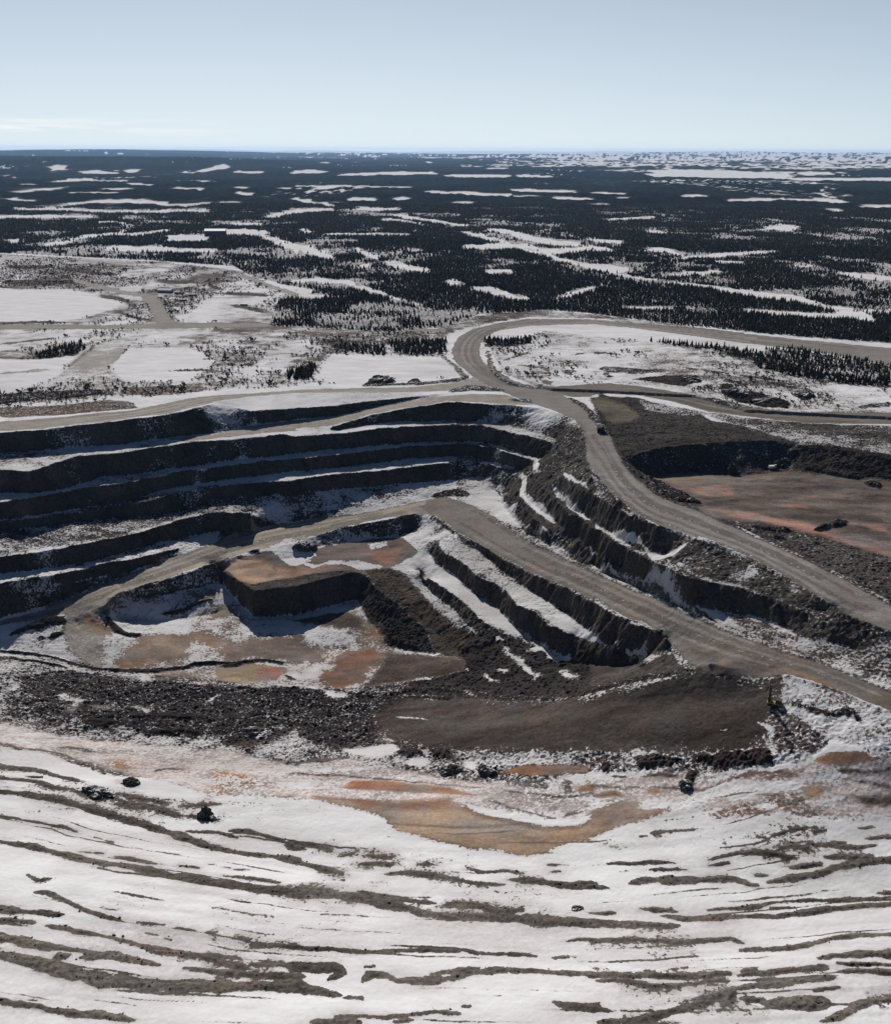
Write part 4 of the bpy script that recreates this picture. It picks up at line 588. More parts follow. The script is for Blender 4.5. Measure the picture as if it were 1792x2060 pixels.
# ragged outcrops: the survey lines are followed with a little wander
wx = np.zeros(NV, np.float32); wy = np.zeros(NV, np.float32)
i1 = np.flatnonzero(near)
x1, y1 = Xf[i1], Yf[i1]
k_ = np.clip((y1-430)/60, 0.15, 1)*(1 - .75*np.exp(-((x1+110)/75)**2 - ((y1-655)/38)**2))
wx[i1] = (fbm(x1, y1, 16, 2, 31)*2.2 + fbm(x1, y1, 4.5, 2, 33)*1.3)*k_
wy[i1] = (fbm(x1, y1, 16, 2, 41)*2.2 + fbm(x1, y1, 4.5, 2, 43)*1.3)*k_
Z = zgrid(Xf + wx, Yf + wy).astype(np.float64)
gyy, gxx = np.gradient(ZG, GS); SL = np.hypot(gxx, gyy).astype(np.float32)
def grd(A, x, y):
    i = np.clip(((x-GX0)/GS), 0, NXg-1).astype(np.int32); j = np.clip(((y-GY0)/GS), 0, NYg-1).astype(np.int32); return A[j, i]
slope = np.where(Df < 1150, grd(SL, Xf + wx, Yf + wy), 0).astype(np.float32)
i2 = np.flatnonzero(Df > 1150)
Z[i2] += hills(Xf[i2], Yf[i2])

col = np.empty((NV, 3), np.float32); col[:] = (.115, .10, .088)
n_big = np.zeros(NV, np.float32); n_big[i1] = fbm(x1, y1, 40, 3, 51)
snow = (0.93 + 0.12*n_big).astype(np.float32)
rough = np.full(NV, 0.10, np.float32)
pit = np.clip((-6 - Z)/6, 0, 1)*np.clip((Yf-425)/20, 0, 1)*(Df < 1100)*np.clip(((Xf > 10) | (Yf < 590)) + 0.32*(Xf <= 10), 0, 1)
snow = (snow - .42*pit).astype(np.float32); rough = (rough + .35*pit).astype(np.float32)
for k, v in enumerate((.062, .054, .048)): col[:, k] = col[:, k]*(1-pit) + v*pit
bump = np.zeros(NV, np.float32)
sid = np.zeros(NV, np.int8); halo = np.zeros(NV, np.float32); dirt = np.zeros(NV, np.float32)
SID = ['ground']
st = np.clip((slope - 0.42)/0.35, 0, 1)
lw_ = (Xf < 70) & (Yf > 640)
n_mid = np.zeros(NV, np.float32); n_mid[i1] = fbm(x1, y1, 18, 3, 281)
snow = snow*(1-st) + (0.0 + .16*lw_ + .5*lw_*np.clip(n_mid, -.4, 1) + 0.75*np.clip(n_big-.12, -.3, 1) - .3*np.clip(slope-1.1, 0, 1))*st
rough = np.maximum(rough, 1.0*st)
for k in range(3): col[:, k] = col[:, k]*(1-st) + ROCK[k]*st

def poly_sd(px, py, P):
    """signed distance to a closed outline, positive inside"""
    d2 = np.full(px.shape, 1e12); ins = np.zeros(px.shape, bool)
    n = len(P)
    for a in range(n):
        x0, y0 = P[a]; x1, y1 = P[(a+1) % n]
        ex, ey = x1-x0, y1-y0
        L = ex*ex + ey*ey
        if L < 1e-9: continue
        t = np.clip(((px-x0)*ex + (py-y0)*ey)/L, 0, 1)
        d2 = np.minimum(d2, (px-x0-t*ex)**2 + (py-y0-t*ey)**2)
        if y0 != y1:
            c = ((y0 > py) != (y1 > py)) & (px < (x1-x0)*(py-y0)/(y1-y0) + x0)
            ins ^= c
    d = np.sqrt(d2)
    return np.where(ins, d, -d)
# wander of the outlines
ox = np.zeros(NV, np.float32); oy = np.zeros(NV, np.float32)
ox[i1] = fbm(x1, y1, 9, 4, 61, .6); oy[i1] = fbm(x1, y1, 9, 4, 71, .6)
row_of = R[:, 0]
def region(P, pad):
    """flat indices of ground points near an outline"""
    D = np.hypot(P[:, 0], P[:, 1]); bb = np.arctan2(P[:, 0], P[:, 1])
    pad2 = pad + 0.04*D.max()
    r0 = np.searchsorted(row_of, D.min()-pad2); r1 = np.searchsorted(row_of, D.max()+pad2)
    db = pad/max(D.min(), 50); c0 = np.searchsorted(B[0], bb.min()-db); c1 = np.searchsorted(B[0], bb.max()+db)
    if r1 <= r0 or c1 <= c0: return None
    return (np.arange(r0, r1)[:, None]*NB + np.arange(c0, c1)[None]).ravel()
allp = np.concatenate([resample(np.concatenate([l['p'], l['p'][:1]]), 12) for l in LAY])
cnt = [len(resample(np.concatenate([l['p'], l['p'][:1]]), 12)) for l in LAY]
hp = hit(allp[:, 0], allp[:, 1])[:, :2]
o_ = 0
for l, c in zip(LAY, cnt):
    P = hp[o_:o_+c]; o_ += c
    idx = region(P, 12 + 3*l['soft'])
    if idx is None: continue
    Dm = np.hypot(*P.mean(0))
    wa = l['warp']*np.clip(Dm/420, .8, 3)*0.9
    lo = P.min(0) - 12 - 3*l['soft']; hi = P.max(0) + 12 + 3*l['soft']
    q = idx[(Xf[idx] > lo[0]) & (Xf[idx] < hi[0]) & (Yf[idx] > lo[1]) & (Yf[idx] < hi[1])]
    if len(q) == 0: continue
    sd_ = poly_sd(Xf[q] + ox[q]*wa, Yf[q] + oy[q]*wa, P)
    w = np.clip(0.5 + sd_/(2*l['soft']), 0, 1).astype(np.float32)
    w = w*w*(3-2*w)
    q0, sd0_ = q, sd_
    if l.get('flat'): w = w*(1-st[q])
    k = w > 0
    q, w, sd_ = q[k], w[k], sd_[k]
    for c3 in range(3): col[q, c3] = col[q, c3]*(1-w) + l['col'][c3]*w
    snow[q] = snow[q]*(1-w) + l['snow']*w
    rough[q] = rough[q]*(1-w) + l['rough']*w
    if l.get('streak'):
        snow[q] += w*l['streak']*fbm(Xf[q]*.16 + .35*Yf[q]*.16, Yf[q], 5.5, 4, 131, .6)
    if l.get('halo'): dirt[q0] = np.maximum(dirt[q0], .9*np.exp(-np.abs(np.minimum(sd0_, 0))/4.5))
    if l.get('halo'): halo[q0] = np.maximum(halo[q0], .70*np.exp(-np.abs(np.minimum(sd0_, 0))/3.0))
    if l['bump']:
        half = max(1.2, 0.5*min(np.ptp(P[:, 1]), np.ptp(P[:, 0])*2))
        h = l['bump']*np.clip(sd_/min(3.0, half)+.3, 0, 1)
        bump[q] = np.maximum(bump[q], h)
    if l['sid']:
        if l['sid'] not in SID: SID.append(l['sid'])
        sid[q[w > .5]] = SID.index(l['sid'])
    elif l['snow'] > .4 or l['bump']:
        pass
_mid = np.clip(1 - np.abs(snow[i1]-.62)/.36, 0, 1)
snow[i1] += _mid*(fbm(x1*.7, y1, 34, 3, 53)*.5 + fbm(x1*.7, y1, 9, 3, 55)*.42)*np.clip(Df[i1]/500, .6, 1)
snow[i1] += _mid*np.clip((Df[i1]-700)/300, 0, 1)*(fbm(x1, y1*.35, 95, 4, 57, .7)*.75 - .05)
snow[:] = np.where(snow > .9, snow + .45, snow); snow[:] = np.where(snow < .12, snow - .3, snow)
snow[i1] -= halo[i1]
_fg = np.clip((398 - y1)/25, 0, 1)
# a coordinate that runs down the slope across the traced gravel edges, so that the finer edges follow the same family of curves
_d0 = np.array([0, sin(PITCH), cos(PITCH)]); _f0 = np.array([0, cos(PITCH), -sin(PITCH)])
_zp = -58.0 - CH
_dep = y1*_f0[1] + _zp*_f0[2]
_pu = U0 + FPX*x1/_dep; _pv = V0 - FPX*(y1*_d0[1] + _zp*_d0[2])/_dep
_T = (_pv - np.interp(_pu, [-300, 0, 300, 593, 900, 1196, 1500, 1792, 2100], [-90, 0, 72, 104, 143, 163, 152, 125, 80])*np.clip(1.1 - (_pv-1650)/1100, .5, 1.3))
_T = (_T + 16*fbm(x1, y1, 60, 3, 221) + 3.5*fbm(x1, y1, 9, 3, 223))/40.0
for per, ph, th, sd_n in ((1.0, .2, .11, 231), (1.63, .55, .085, 241), (.71, .8, .09, 251)):
    fr1 = (_T/per + ph) % 1.0; ln_ = np.clip(1 - np.abs(fr1-.5)/th, 0, 1)
    row_ = np.floor(_T/per + ph)
    mk_ = np.clip(fbm(x1*.30 + 57*row_, y1*.18 + 31*row_, 14, 2, sd_n, .5)*2.4 - .40, 0, 1)
    snow[i1] -= _fg*ln_*mk_*1.5
    k_l = (_fg*ln_*mk_)[:, None]; col[i1] = col[i1]*(1-k_l) + np.array(GRAV, np.float32)*k_l
_saw = (_T/1.63 + .55 + .15*fbm(x1, y1, 45, 2, 261)) % 1.0
terr = _fg*.34*np.clip(.5 + 1.3*fbm(x1, y1, 55, 2, 263), 0, 1.4)*np.where(_saw < .8, _saw/.8, (1-_saw)/.2)
# far country: dark canopy with clearings
CP = np.concatenate([resample(np.concatenate([p, p[:1]]), 8) for p in CLEAR])
ccn = [len(resample(np.concatenate([p, p[:1]]), 8)) for p in CLEAR]
def plane(u, v):
    d = rays(u, v); t = CH/np.maximum(-d[:, 2], .003); return np.stack([d[:, 0]*t, d[:, 1]*t], -1)
cw = plane(CP[:, 0], CP[:, 1]); CLW = []; o_ = 0
for c in ccn: CLW.append(cw[o_:o_+c]); o_ += c
FW = plane(*np.array(FOREST, float).T)
canopy = np.zeros(NV, np.float32)
q = np.flatnonzero(Df > 900)
fin = poly_sd(Xf[q], Yf[q], FW) > 0
canopy[q[fin]] = 1
clearing = np.zeros(NV, np.float32)
for P in CLW:
    idx = region(P, 30 + 0.05*np.hypot(*P.mean(0)))
    if idx is None: continue
    Dm = np.hypot(*P.mean(0)); wq = 0.010*Dm
    qx = Xf[idx] + wq*vnoise(Xf[idx]/(Dm*.012), Yf[idx]/(Dm*.05), 5); qy = Yf[idx] + 3*wq*vnoise(Xf[idx]/(Dm*.012), Yf[idx]/(Dm*.05), 6)
    s_ = poly_sd(qx, qy, P)
    clearing[idx] = np.maximum(clearing[idx], np.clip(.5 + s_/(.007*Dm), 0, 1))
FAR0 = 4300.0
fr = np.clip((Df-FAR0+500)/900, 0, 1)*canopy
xs, ys = Xf, Yf
pat = fbm(xs[q], ys[q]*0.45, 1400, 4, 91); pat2 = fbm(xs[q], ys[q]*0.6, 260, 3, 95)
open_ = np.zeros(NV, np.float32)
azd = np.degrees(B.ravel()[q]); Dq = Df[q]
bias = 0.42 - 0.10*np.clip((Dq-9000)/15000, 0, 1) - 0.62*np.clip((Dq-8500)/7000, 0, 1)*np.clip((azd+2)/10, 0, 1) - .3*np.clip((Dq-20000)/9000, 0, 1) + .25*np.clip((-6-azd)/8, 0, 1)*np.clip((Dq-9000)/4000, 0, 1)
open_[q] = np.clip((pat*.7 + pat2*.5 - bias)*4, 0, 1)
tr = np.maximum(clearing, open_*np.clip(.62 + 1.5*vnoise(Xf/60, Yf/330, 121) + .9*vnoise(Xf/190, Yf/1500, 123), 0, 1))
canopy_eff = fr*(1-tr)
kc = canopy_eff
cv = np.ones(NV, np.float32); fq = np.flatnonzero(kc > 0)
cv[fq] = np.clip(1 + 1.1*vnoise(Xf[fq]/16, Yf[fq]/70, 101) + .9*fbm(Xf[fq], Yf[fq]*.4, 420, 3, 103), .25, 2.2)
for k, v in enumerate((.0105, .0135, .0135)): col[:, k] = col[:, k]*(1-kc) + v*cv*kc  # canopy tone also holds the shadow the trees cast on each other
sp = np.zeros(NV, np.float32); sp[fq] = np.clip(fbm(Xf[fq], Yf[fq]*.35, 700, 3, 107)*2.2 - .35, 0, 1)*np.clip(vnoise(Xf[fq]/28, Yf[fq]/140, 109)*4 + .2, 0, 1)
snow = snow*(1-kc) + (-.4 + 1.15*sp)*kc
inf = (canopy > 0) & (Df <= FAR0)
snow = np.where(inf, np.where(clearing > .5, .97, .52), snow)
for k, v in enumerate((.042, .035, .029)): col[:, k] = np.where(inf & (clearing < .5), v, col[:, k])
rough *= np.clip((1400 - Df)/300, 0, 1)
# small relief
rough0 = rough.copy()
dirt[i1] = np.clip(dirt[i1]*np.clip(.45 + 1.3*fbm(x1*.4, y1, 16, 4, 271), 0, 1) + .34*pit[i1] + .30*np.clip(1 - np.abs(snow[i1]-.6)/.4, 0, 1) + np.clip(.9*fbm(x1*.3, y1, 70, 5, 273, .62) - .02, 0, .42), 0, .85)
def ridged(x, y, wl, s): return 1 - 2*np.abs(fbm(x, y, wl, 2, s))
isr = np.isin(sid[i1], [SID.index(n) for n in SID if 'road' in n or 'track' in n]).astype(np.float32)
blot = fbm(x1*.4, y1, 20, 4, 111, .6)*(1-.7*isr); blot2 = fbm(x1*.45, y1, 5, 3, 115)*(1-.5*isr)
col[i1] *= np.clip(1 + .55*blot + .3*blot2, .45, 1.8)[:, None]
g_ = col[i1].mean(1, keepdims=True); wgt = np.clip(.25 + .9*fbm(x1, y1, 14, 3, 119), 0, .75)[:, None]
col[i1] = col[i1]*(1-wgt) + g_*wgt*np.array([1.06, 1.0, .93], np.float32)
Z += bump; Z[i1] += terr
r1 = rough[i1]
Z[i1] += r1*(fbm(x1, y1, 7, 2, 81)*0.9 + (ridged(x1, y1, 3.2, 83)-.4)*0.75 + vnoise(x1/1.3, y1/1.3, 85)*0.8)
Z[i1] += (1-np.clip(r1*2, 0, 1))*(fbm(x1, y1, 30, 3, 87)*0.35)*np.clip((sid[i1] == 0), .25, 1)
fa = np.flatnonzero(canopy_eff > .01)
Z[fa] += canopy_eff[fa]*(9.0 + 5.0*vnoise(Xf[fa]/22, Yf[fa]/90, 77) + 4*vnoise(Xf[fa]/70, Yf[fa]/260, 78))

def grid_normals():
    P = np.stack([Xf, Yf, Z], -1).reshape(NR, NB, 3)
    du = np.gradient(P, axis=1); dv = np.gradient(P, axis=0)
    n = np.cross(du, dv); n /= np.linalg.norm(n, axis=-1, keepdims=True)
    n[n[..., 2] < 0] *= -1
    return n.reshape(-1, 3)
NRM = grid_normals().astype(np.float32)

# ---------------------------------------------------------------- materials
def mat(name):
    m = bpy.data.materials.new(name); m.use_nodes = True; t = m.node_tree
    b = t.nodes['Principled BSDF']; return m, t, b
def mk(t, op, a, b=None, c=None, clamp=False):
    m = t.nodes.new('ShaderNodeMath'); m.operation = op; m.use_clamp = clamp
    for i, v in enumerate((a, b, c)):
        if v is None: continue
        if isinstance(v, (int, float)): m.inputs[i].default_value = v
        else: t.links.new(v, m.inputs[i])
    return m.outputs[0]
def noise(t, vec, scale, detail=3, rough_=0.55, sc=None):
    n = t.nodes.new('ShaderNodeTexNoise'); n.inputs['Scale'].default_value = scale; n.inputs['Detail'].default_value = detail
    n.inputs['Roughness'].default_value = rough_
    if sc:
        mp_ = t.nodes.new('ShaderNodeMapping'); mp_.inputs['Scale'].default_value = sc; t.links.new(vec, mp_.inputs[0]); vec = mp_.outputs[0]
    t.links.new(vec, n.inputs['Vector']); return n.outputs[0]
def mixc(t, fac, a, b, blend='MIX'):
    m = t.nodes.new('ShaderNodeMix'); m.data_type = 'RGBA'; m.blend_type = blend
    if isinstance(fac, (int, float)): m.inputs[0].default_value = fac
    else: t.links.new(fac, m.inputs[0])
    for i, v in ((6, a), (7, b)):
        if isinstance(v, tuple): m.inputs[i].default_value = v if len(v) == 4 else (*v, 1)
        else: t.links.new(v, m.inputs[i])
    return m.outputs[2]
def ground_material():
    m, t, b = mat('ground_cover')
    geo = t.nodes.new('ShaderNodeNewGeometry'); P = geo.outputs['Position']
    ac = t.nodes.new('ShaderNodeAttribute'); ac.attribute_name = 'cover'
    as_ = t.nodes.new('ShaderNodeAttribute'); as_.attribute_name = 'snow'
    n1 = noise(t, P, 0.55, 4, .62); n2 = noise(t, P, 0.12, 4, .6); n3 = noise(t, P, 1.6, 2, .6)
    nn = mk(t, 'ADD', mk(t, 'MULTIPLY', n1, .62), mk(t, 'ADD', mk(t, 'MULTIPLY', n2, .22), mk(t, 'MULTIPLY', n3, .16)))
    s = mk(t, 'MULTIPLY_ADD', mk(t, 'SUBTRACT', nn, .5), 3.3, as_.outputs['Fac'])
    msk = mk(t, 'MULTIPLY_ADD', mk(t, 'SUBTRACT', s, .5), 5.0, .5, clamp=True)
    # loose rock and soil: lighter and darker stones
    ag = t.nodes.new('ShaderNodeAttribute'); ag.attribute_name = 'grain'
    var = mk(t, 'MULTIPLY_ADD', mk(t, 'SUBTRACT', nn, .5), mk(t, 'MULTIPLY_ADD', ag.outputs['Fac'], 3.4, 1.0), 1.0)
    var = mk(t, 'MAXIMUM', var, .35)
    vm = t.nodes.new('ShaderNodeCombineColor'); [t.links.new(var, vm.inputs[i]) for i in range(3)]
    gc = mixc(t, 1.0, ac.outputs['Color'], vm.outputs[0], 'MULTIPLY')
    tint = noise(t, P, .045, 3, .6)
    gc = mixc(t, mk(t, 'MULTIPLY_ADD', tint, 1.1, -.38, clamp=True), gc, mixc(t, 1.0, gc, (1.18, .96, .84), 'MULTIPLY'))
    dirt = noise(t, P, .07, 6, .68, (.35, 1, 1))
    sc_ = mixc(t, mk(t, 'MULTIPLY_ADD', dirt, 2.6, -1.0, clamp=True), (.715, .705, .70), (.52, .505, .50))
    ad = t.nodes.new('ShaderNodeAttribute'); ad.attribute_name = 'dirt'
    sc_ = mixc(t, mk(t, 'MULTIPLY', ad.outputs['Fac'], mk(t, 'MULTIPLY_ADD', n1, 1.6, -.15, clamp=True)), sc_, (.30, .275, .255))
    c = mixc(t, msk, gc, sc_)
    t.links.new(c, b.inputs['Base Color'])
    b.inputs['Roughness'].default_value = 1.0; b.inputs['Specular IOR Level'].default_value = 0.0
    bp = t.nodes.new('ShaderNodeBump'); bp.inputs['Distance'].default_value = .5
    t.links.new(mk(t, 'MULTIPLY_ADD', msk, -.55, .75), bp.inputs['Strength'])
    t.links.new(mk(t, 'ADD', n1, mk(t, 'MULTIPLY', n3, .5)), bp.inputs['Height']); t.links.new(bp.outputs[0], b.inputs['Normal'])
    return m
MG = ground_material()
def simple(name, col_, rough_=.7, var=.25, scale=.8, metal=0.0, spec=.3):
    m, t, b = mat(name)
    geo = t.nodes.new('ShaderNodeNewGeometry')
    n = noise(t, geo.outputs['Position'], scale, 4, .6)
    f = mk(t, 'MULTIPLY_ADD', n, var*2, 1-var)
    vm = t.nodes.new('ShaderNodeCombineColor'); [t.links.new(f, vm.inputs[i]) for i in range(3)]
    t.links.new(mixc(t, 1.0, col_, vm.outputs[0], 'MULTIPLY'), b.inputs['Base Color'])
    b.inputs['Roughness'].default_value = rough_; b.inputs['Metallic'].default_value = metal; b.inputs['Specular IOR Level'].default_value = spec
    return m
MROCK = None
def rock_material():
    m, t, b = mat('boulder_rock')
    geo = t.nodes.new('ShaderNodeNewGeometry'); P = geo.outputs['Position']
    n1 = noise(t, P, .5, 5, .65); n2 = noise(t, P, .16, 3)
    c = mixc(t, n1, (.022, .019, .019), (.125, .108, .10))
    sep_ = t.nodes.new('ShaderNodeSeparateXYZ'); t.links.new(geo.outputs['Normal'], sep_.inputs[0])
    sm = mk(t, 'MULTIPLY_ADD', mk(t, 'ADD', sep_.outputs[2], mk(t, 'MULTIPLY', n2, .9)), 6.0, -8.2, clamp=True)
    t.links.new(mixc(t, sm, c, (.76, .74, .73)), b.inputs['Base Color'])
    b.inputs['Roughness'].default_value = .9; b.inputs['Specular IOR Level'].default_value = .15
    bp = t.nodes.new('ShaderNodeBump'); bp.inputs['Strength'].default_value = .8; bp.inputs['Distance'].default_value = .5
    t.links.new(n1, bp.inputs['Height']); t.links.new(bp.outputs[0], b.inputs['Normal'])
    return m
MROCK = rock_material()
def leaf_material(name, c):
    m, t, b = mat(name)
    oi_ = t.nodes.new('ShaderNodeObjectInfo'); at = t.nodes.new('ShaderNodeAttribute'); at.attribute_name = 'shade'
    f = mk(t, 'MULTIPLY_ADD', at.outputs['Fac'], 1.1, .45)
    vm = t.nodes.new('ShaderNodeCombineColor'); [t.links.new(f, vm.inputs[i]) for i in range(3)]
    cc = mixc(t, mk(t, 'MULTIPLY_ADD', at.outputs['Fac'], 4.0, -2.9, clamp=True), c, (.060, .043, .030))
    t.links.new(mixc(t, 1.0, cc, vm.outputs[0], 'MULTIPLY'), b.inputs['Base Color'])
    b.inputs['Roughness'].default_value = 1.0; b.inputs['Specular IOR Level'].default_value = 0.0
    return m
MLEAF = leaf_material('spruce_needles', (.019, .021, .0165)); MTRUNK = simple('spruce_bark', (.07, .055, .045), .9, .3, 3)

# ---------------------------------------------------------------- ground objects: one mesh per surface
def link(o): SC.collection.objects.link(o); return o
def mesh_np(name, V, F4=None, F3=None, nrm=None, mats=(), smooth=True):
    me = bpy.data.meshes.new(name)
    nf4 = 0 if F4 is None else len(F4); nf3 = 0 if F3 is None else len(F3)
    me.vertices.add(len(V)); me.vertices.foreach_set('co', np.ascontiguousarray(V, np.float32).ravel())
    me.loops.add(nf4*4 + nf3*3); me.polygons.add(nf4 + nf3)
    li = np.concatenate([a.ravel() for a in (F4, F3) if a is not None and len(a)]).astype(np.int32)
    me.loops.foreach_set('vertex_index', li)
    ls = np.concatenate([np.arange(nf4)*4, nf4*4 + np.arange(nf3)*3]).astype(np.int32)
    me.polygons.foreach_set('loop_start', ls)
    if smooth: me.polygons.foreach_set('use_smooth', np.ones(nf4+nf3, bool))
    me.update(calc_edges=True)
    for m in mats: me.materials.append(m)
    return me
quad = np.arange(NR*NB).reshape(NR, NB)
Q4 = np.stack([quad[:-1, :-1], quad[:-1, 1:], quad[1:, 1:], quad[1:, :-1]], -1).reshape(-1, 4)
qs = sid[Q4[:, 0]]
# the distant country is one more sheet of its own
GROUND_NAMES = {}
qd = Df[Q4[:, 0]]
def put_ground(name, sel):
    f = Q4[sel]
    if len(f) == 0: return
    used = np.zeros(NV, bool); used[f.ravel()] = True
    remap = np.cumsum(used) - 1
    ids = np.flatnonzero(used)
    me = mesh_np(name, np.stack([Xf[ids], Yf[ids], Z[ids]], -1), F4=remap[f][:, ::-1] if False else remap[f], mats=[MG])
    a = me.attributes.new('cover', 'FLOAT_COLOR', 'POINT'); a.data.foreach_set('color', np.concatenate([col[ids], np.ones((len(ids), 1), np.float32)], 1).ravel())
    a = me.attributes.new('grain', 'FLOAT', 'POINT'); a.data.foreach_set('value', np.clip(rough0[ids]*1.6 + .18, 0, 1).astype(np.float32))
    a = me.attributes.new('dirt', 'FLOAT', 'POINT'); a.data.foreach_set('value', dirt[ids].astype(np.float32))
    a = me.attributes.new('snow', 'FLOAT', 'POINT'); a.data.foreach_set('value', snow[ids].astype(np.float32))
    me.normals_split_custom_set_from_vertices(NRM[ids])
    o = link(bpy.data.objects.new(name, me)); o['kind'] = 'structure'
    return o
put_ground('ground', (qs == 0) & (qd < 9000))
put_ground('hills', (qs == 0) & (qd >= 9000))
for k, nm in enumerate(SID):
    if k: put_ground(nm, qs == k)

# finished ground height, for standing things on
def gz(x, y):
    d = math.hypot(x, y); b = math.atan2(x, y)
    r = int(np.clip(np.searchsorted(row_of, d), 1, NR-1)); c = int(np.clip(np.searchsorted(B[0], b), 1, NB-1))
    fr_ = (d-row_of[r-1])/(row_of[r]-row_of[r-1]); fc = (b-B[0][c-1])/(B[0][c]-B[0][c-1])
    zz = Z.reshape(NR, NB)
    return float((zz[r-1, c-1]*(1-fc) + zz[r-1, c]*fc)*(1-fr_) + (zz[r, c-1]*(1-fc) + zz[r, c]*fc)*fr_)
def gz_np(x, y):
    d = np.hypot(x, y); b = np.arctan2(x, y)
    r = np.clip(np.searchsorted(row_of, d), 1, NR-1); c = np.clip(np.searchsorted(B[0], b), 1, NB-1)
    zz = Z.reshape(NR, NB)
    fr_ = (d-row_of[r-1])/(row_of[r]-row_of[r-1]); fc = (b-B[0][c-1])/(B[0][c]-B[0][c-1])
    return (zz[r-1, c-1]*(1-fc) + zz[r-1, c]*fc)*(1-fr_) + (zz[r, c-1]*(1-fc) + zz[r, c]*fc)*fr_
def at(u, v):
    p = hit(np.array([float(u)]), np.array([float(v)]))[0]
    return p[0], p[1], gz(p[0], p[1])
def atc(sheet, x, y):
    q = cu(sheet, [(x, y)])[0]; return at(*q)

# ---------------------------------------------------------------- spruce
def spruce_mesh(seed, h=9.5, r=1.7, tiers=13, per=7):
    """crown of drooping branch sprays round the stem: ragged outline with gaps"""
    rg = random.Random(seed); V = []; F = []; S = []
    for k in range(tiers):
        f = k/(tiers-1); z = h*(.10 + .86*f) ; rad = r*(1-f)**.8*(.85+.3*rg.random()) + .12
        for j in range(per):
            if rg.random() < .08: continue
            a = 2*pi*(j+rg.random()*.7)/per + k*.9; L = rad*(.7+.5*rg.random()); w = .33*L + .12
            ca, sa = cos(a), sin(a); dz = -.38*L - .1*rg.random(); th = .18 + .1*L
            b = len(V)
            V += [(0, 0, z+.25), (ca*L*.55 - sa*w, sa*L*.55 + ca*w, z+dz*.45), (ca*L, sa*L, z+dz), (ca*L*.55 + sa*w, sa*L*.55 - ca*w, z+dz*.45), (ca*L*.5, sa*L*.5, z+dz*.5-th-.15)]
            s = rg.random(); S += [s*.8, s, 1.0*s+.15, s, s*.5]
            F += [(b, b+1, b+2), (b, b+2, b+3), (b, b+4, b+1), (b, b+3, b+4), (b+1, b+4, b+2), (b+2, b+4, b+3)]
    b = len(V); V += [(.14, 0, h*.9), (-.07, .12, h*.9), (-.07, -.12, h*.9), (0, 0, h)]; S += [.5]*4
    F += [(b, b+1, b+3), (b+1, b+2, b+3), (b+2, b, b+3)]
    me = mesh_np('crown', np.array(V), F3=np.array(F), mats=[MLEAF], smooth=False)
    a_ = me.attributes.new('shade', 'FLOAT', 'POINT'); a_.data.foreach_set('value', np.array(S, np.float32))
    return me
def trunk_mesh(h=9.5):
    V = []; F = []
    for z, r_ in ((-.4, .17), (h*.4, .12), (h*.93, .03)):
        for j in range(6): V.append((r_*cos(j*pi/3), r_*sin(j*pi/3), z))
    for k in range(2):
        for j in range(6): F.append((k*6+j, k*6+(j+1) % 6, k*6+6+(j+1) % 6, k*6+6+j))
    return mesh_np('trunk', np.array(V), F4=np.array(F), mats=[MTRUNK])
def jitter_points(P, sp, rg):
    lo, hi = P.min(0), P.max(0)
    gx, gy = np.meshgrid(np.arange(lo[0], hi[0], sp), np.arange(lo[1], hi[1], sp))
    p = np.stack([gx.ravel(), gy.ravel()], -1) + rg.uniform(-.48*sp, .48*sp, (gx.size, 2))
    return p[poly_sd(p[:, 0], p[:, 1], P) > 0]
THICK = [   # thickets near the mine: outline, spacing, label, group
    (cat(('B2', [(330,20),(700,60),(900,80),(1200,60),(1790,160),(1790,300),(1640,300),(1450,280),(1200,240),(1000,185),(960,130),(860,130),(760,90),(500,60)])), 5.2,
     'dark narrow spruce in the long thicket on the snow below the right-hand road', 'spruces of the long thicket by the right-hand road'),
    (cat(('B1', [(560,20),(900,10),(905,70),(850,100),(700,105),(590,80)])), 4.8,
     'dark spruce in the dense block just left of the curving haul road', 'spruces of the dense block left of the road curve'),
    (cat(('B1', [(230,35),(420,40),(540,55),(540,105),(400,95),(250,75)])), 5.0,
     'dark spruce in the low belt above the smooth left-centre snow field', 'spruces of the belt above the snow field'),
    (cat(('B1', [(1130,5),(1410,15),(1420,40),(1250,60),(1150,50)])), 5.0,
     'dark spruce in the short row just right of the road curve', 'spruces of the row right of the road curve'),
    (cat(('B0', [(205,95),(300,70),(400,40),(480,25),(520,60),(440,100),(330,115),(240,125)])), 5.0,
     'dark spruce in the small lone clump on the far left snow field', 'spruces of the lone clump on the left'),
    (cat(('B0', [(1700,200),(1790,190)]), ('B1', [(60,200),(130,170),(100,245),(10,250)]), ('B0', [(1720,245)])), 5.5,
     'small dark spruce in the clump left of the smooth snow field above the rim road', 'spruces of the clump left of the snow field'),
]
rgt = np.random.default_rng(5)
cand = []
for ti, (pu, sp, lab, grp) in enumerate(THICK):
    pw = hit(pu[:, 0], pu[:, 1])[:, :2]
    pts = jitter_points(pw, sp, rgt)
    if ti == 0:
        keep = fbm(pts[:, 0], pts[:, 1], 40, 2, 3) > -.42; pts = pts[keep]
    for p in pts: cand.append((math.hypot(p[0], p[1]), p[0], p[1], ti))
cand.sort()
protos = []
for k in range(5):
    hh = (8.2, 9.5, 10.8, 7.2, 11.6)[k]; protos.append((spruce_mesh(20+k, hh, 1.35+.09*hh, 13, 7), trunk_mesh(hh)))
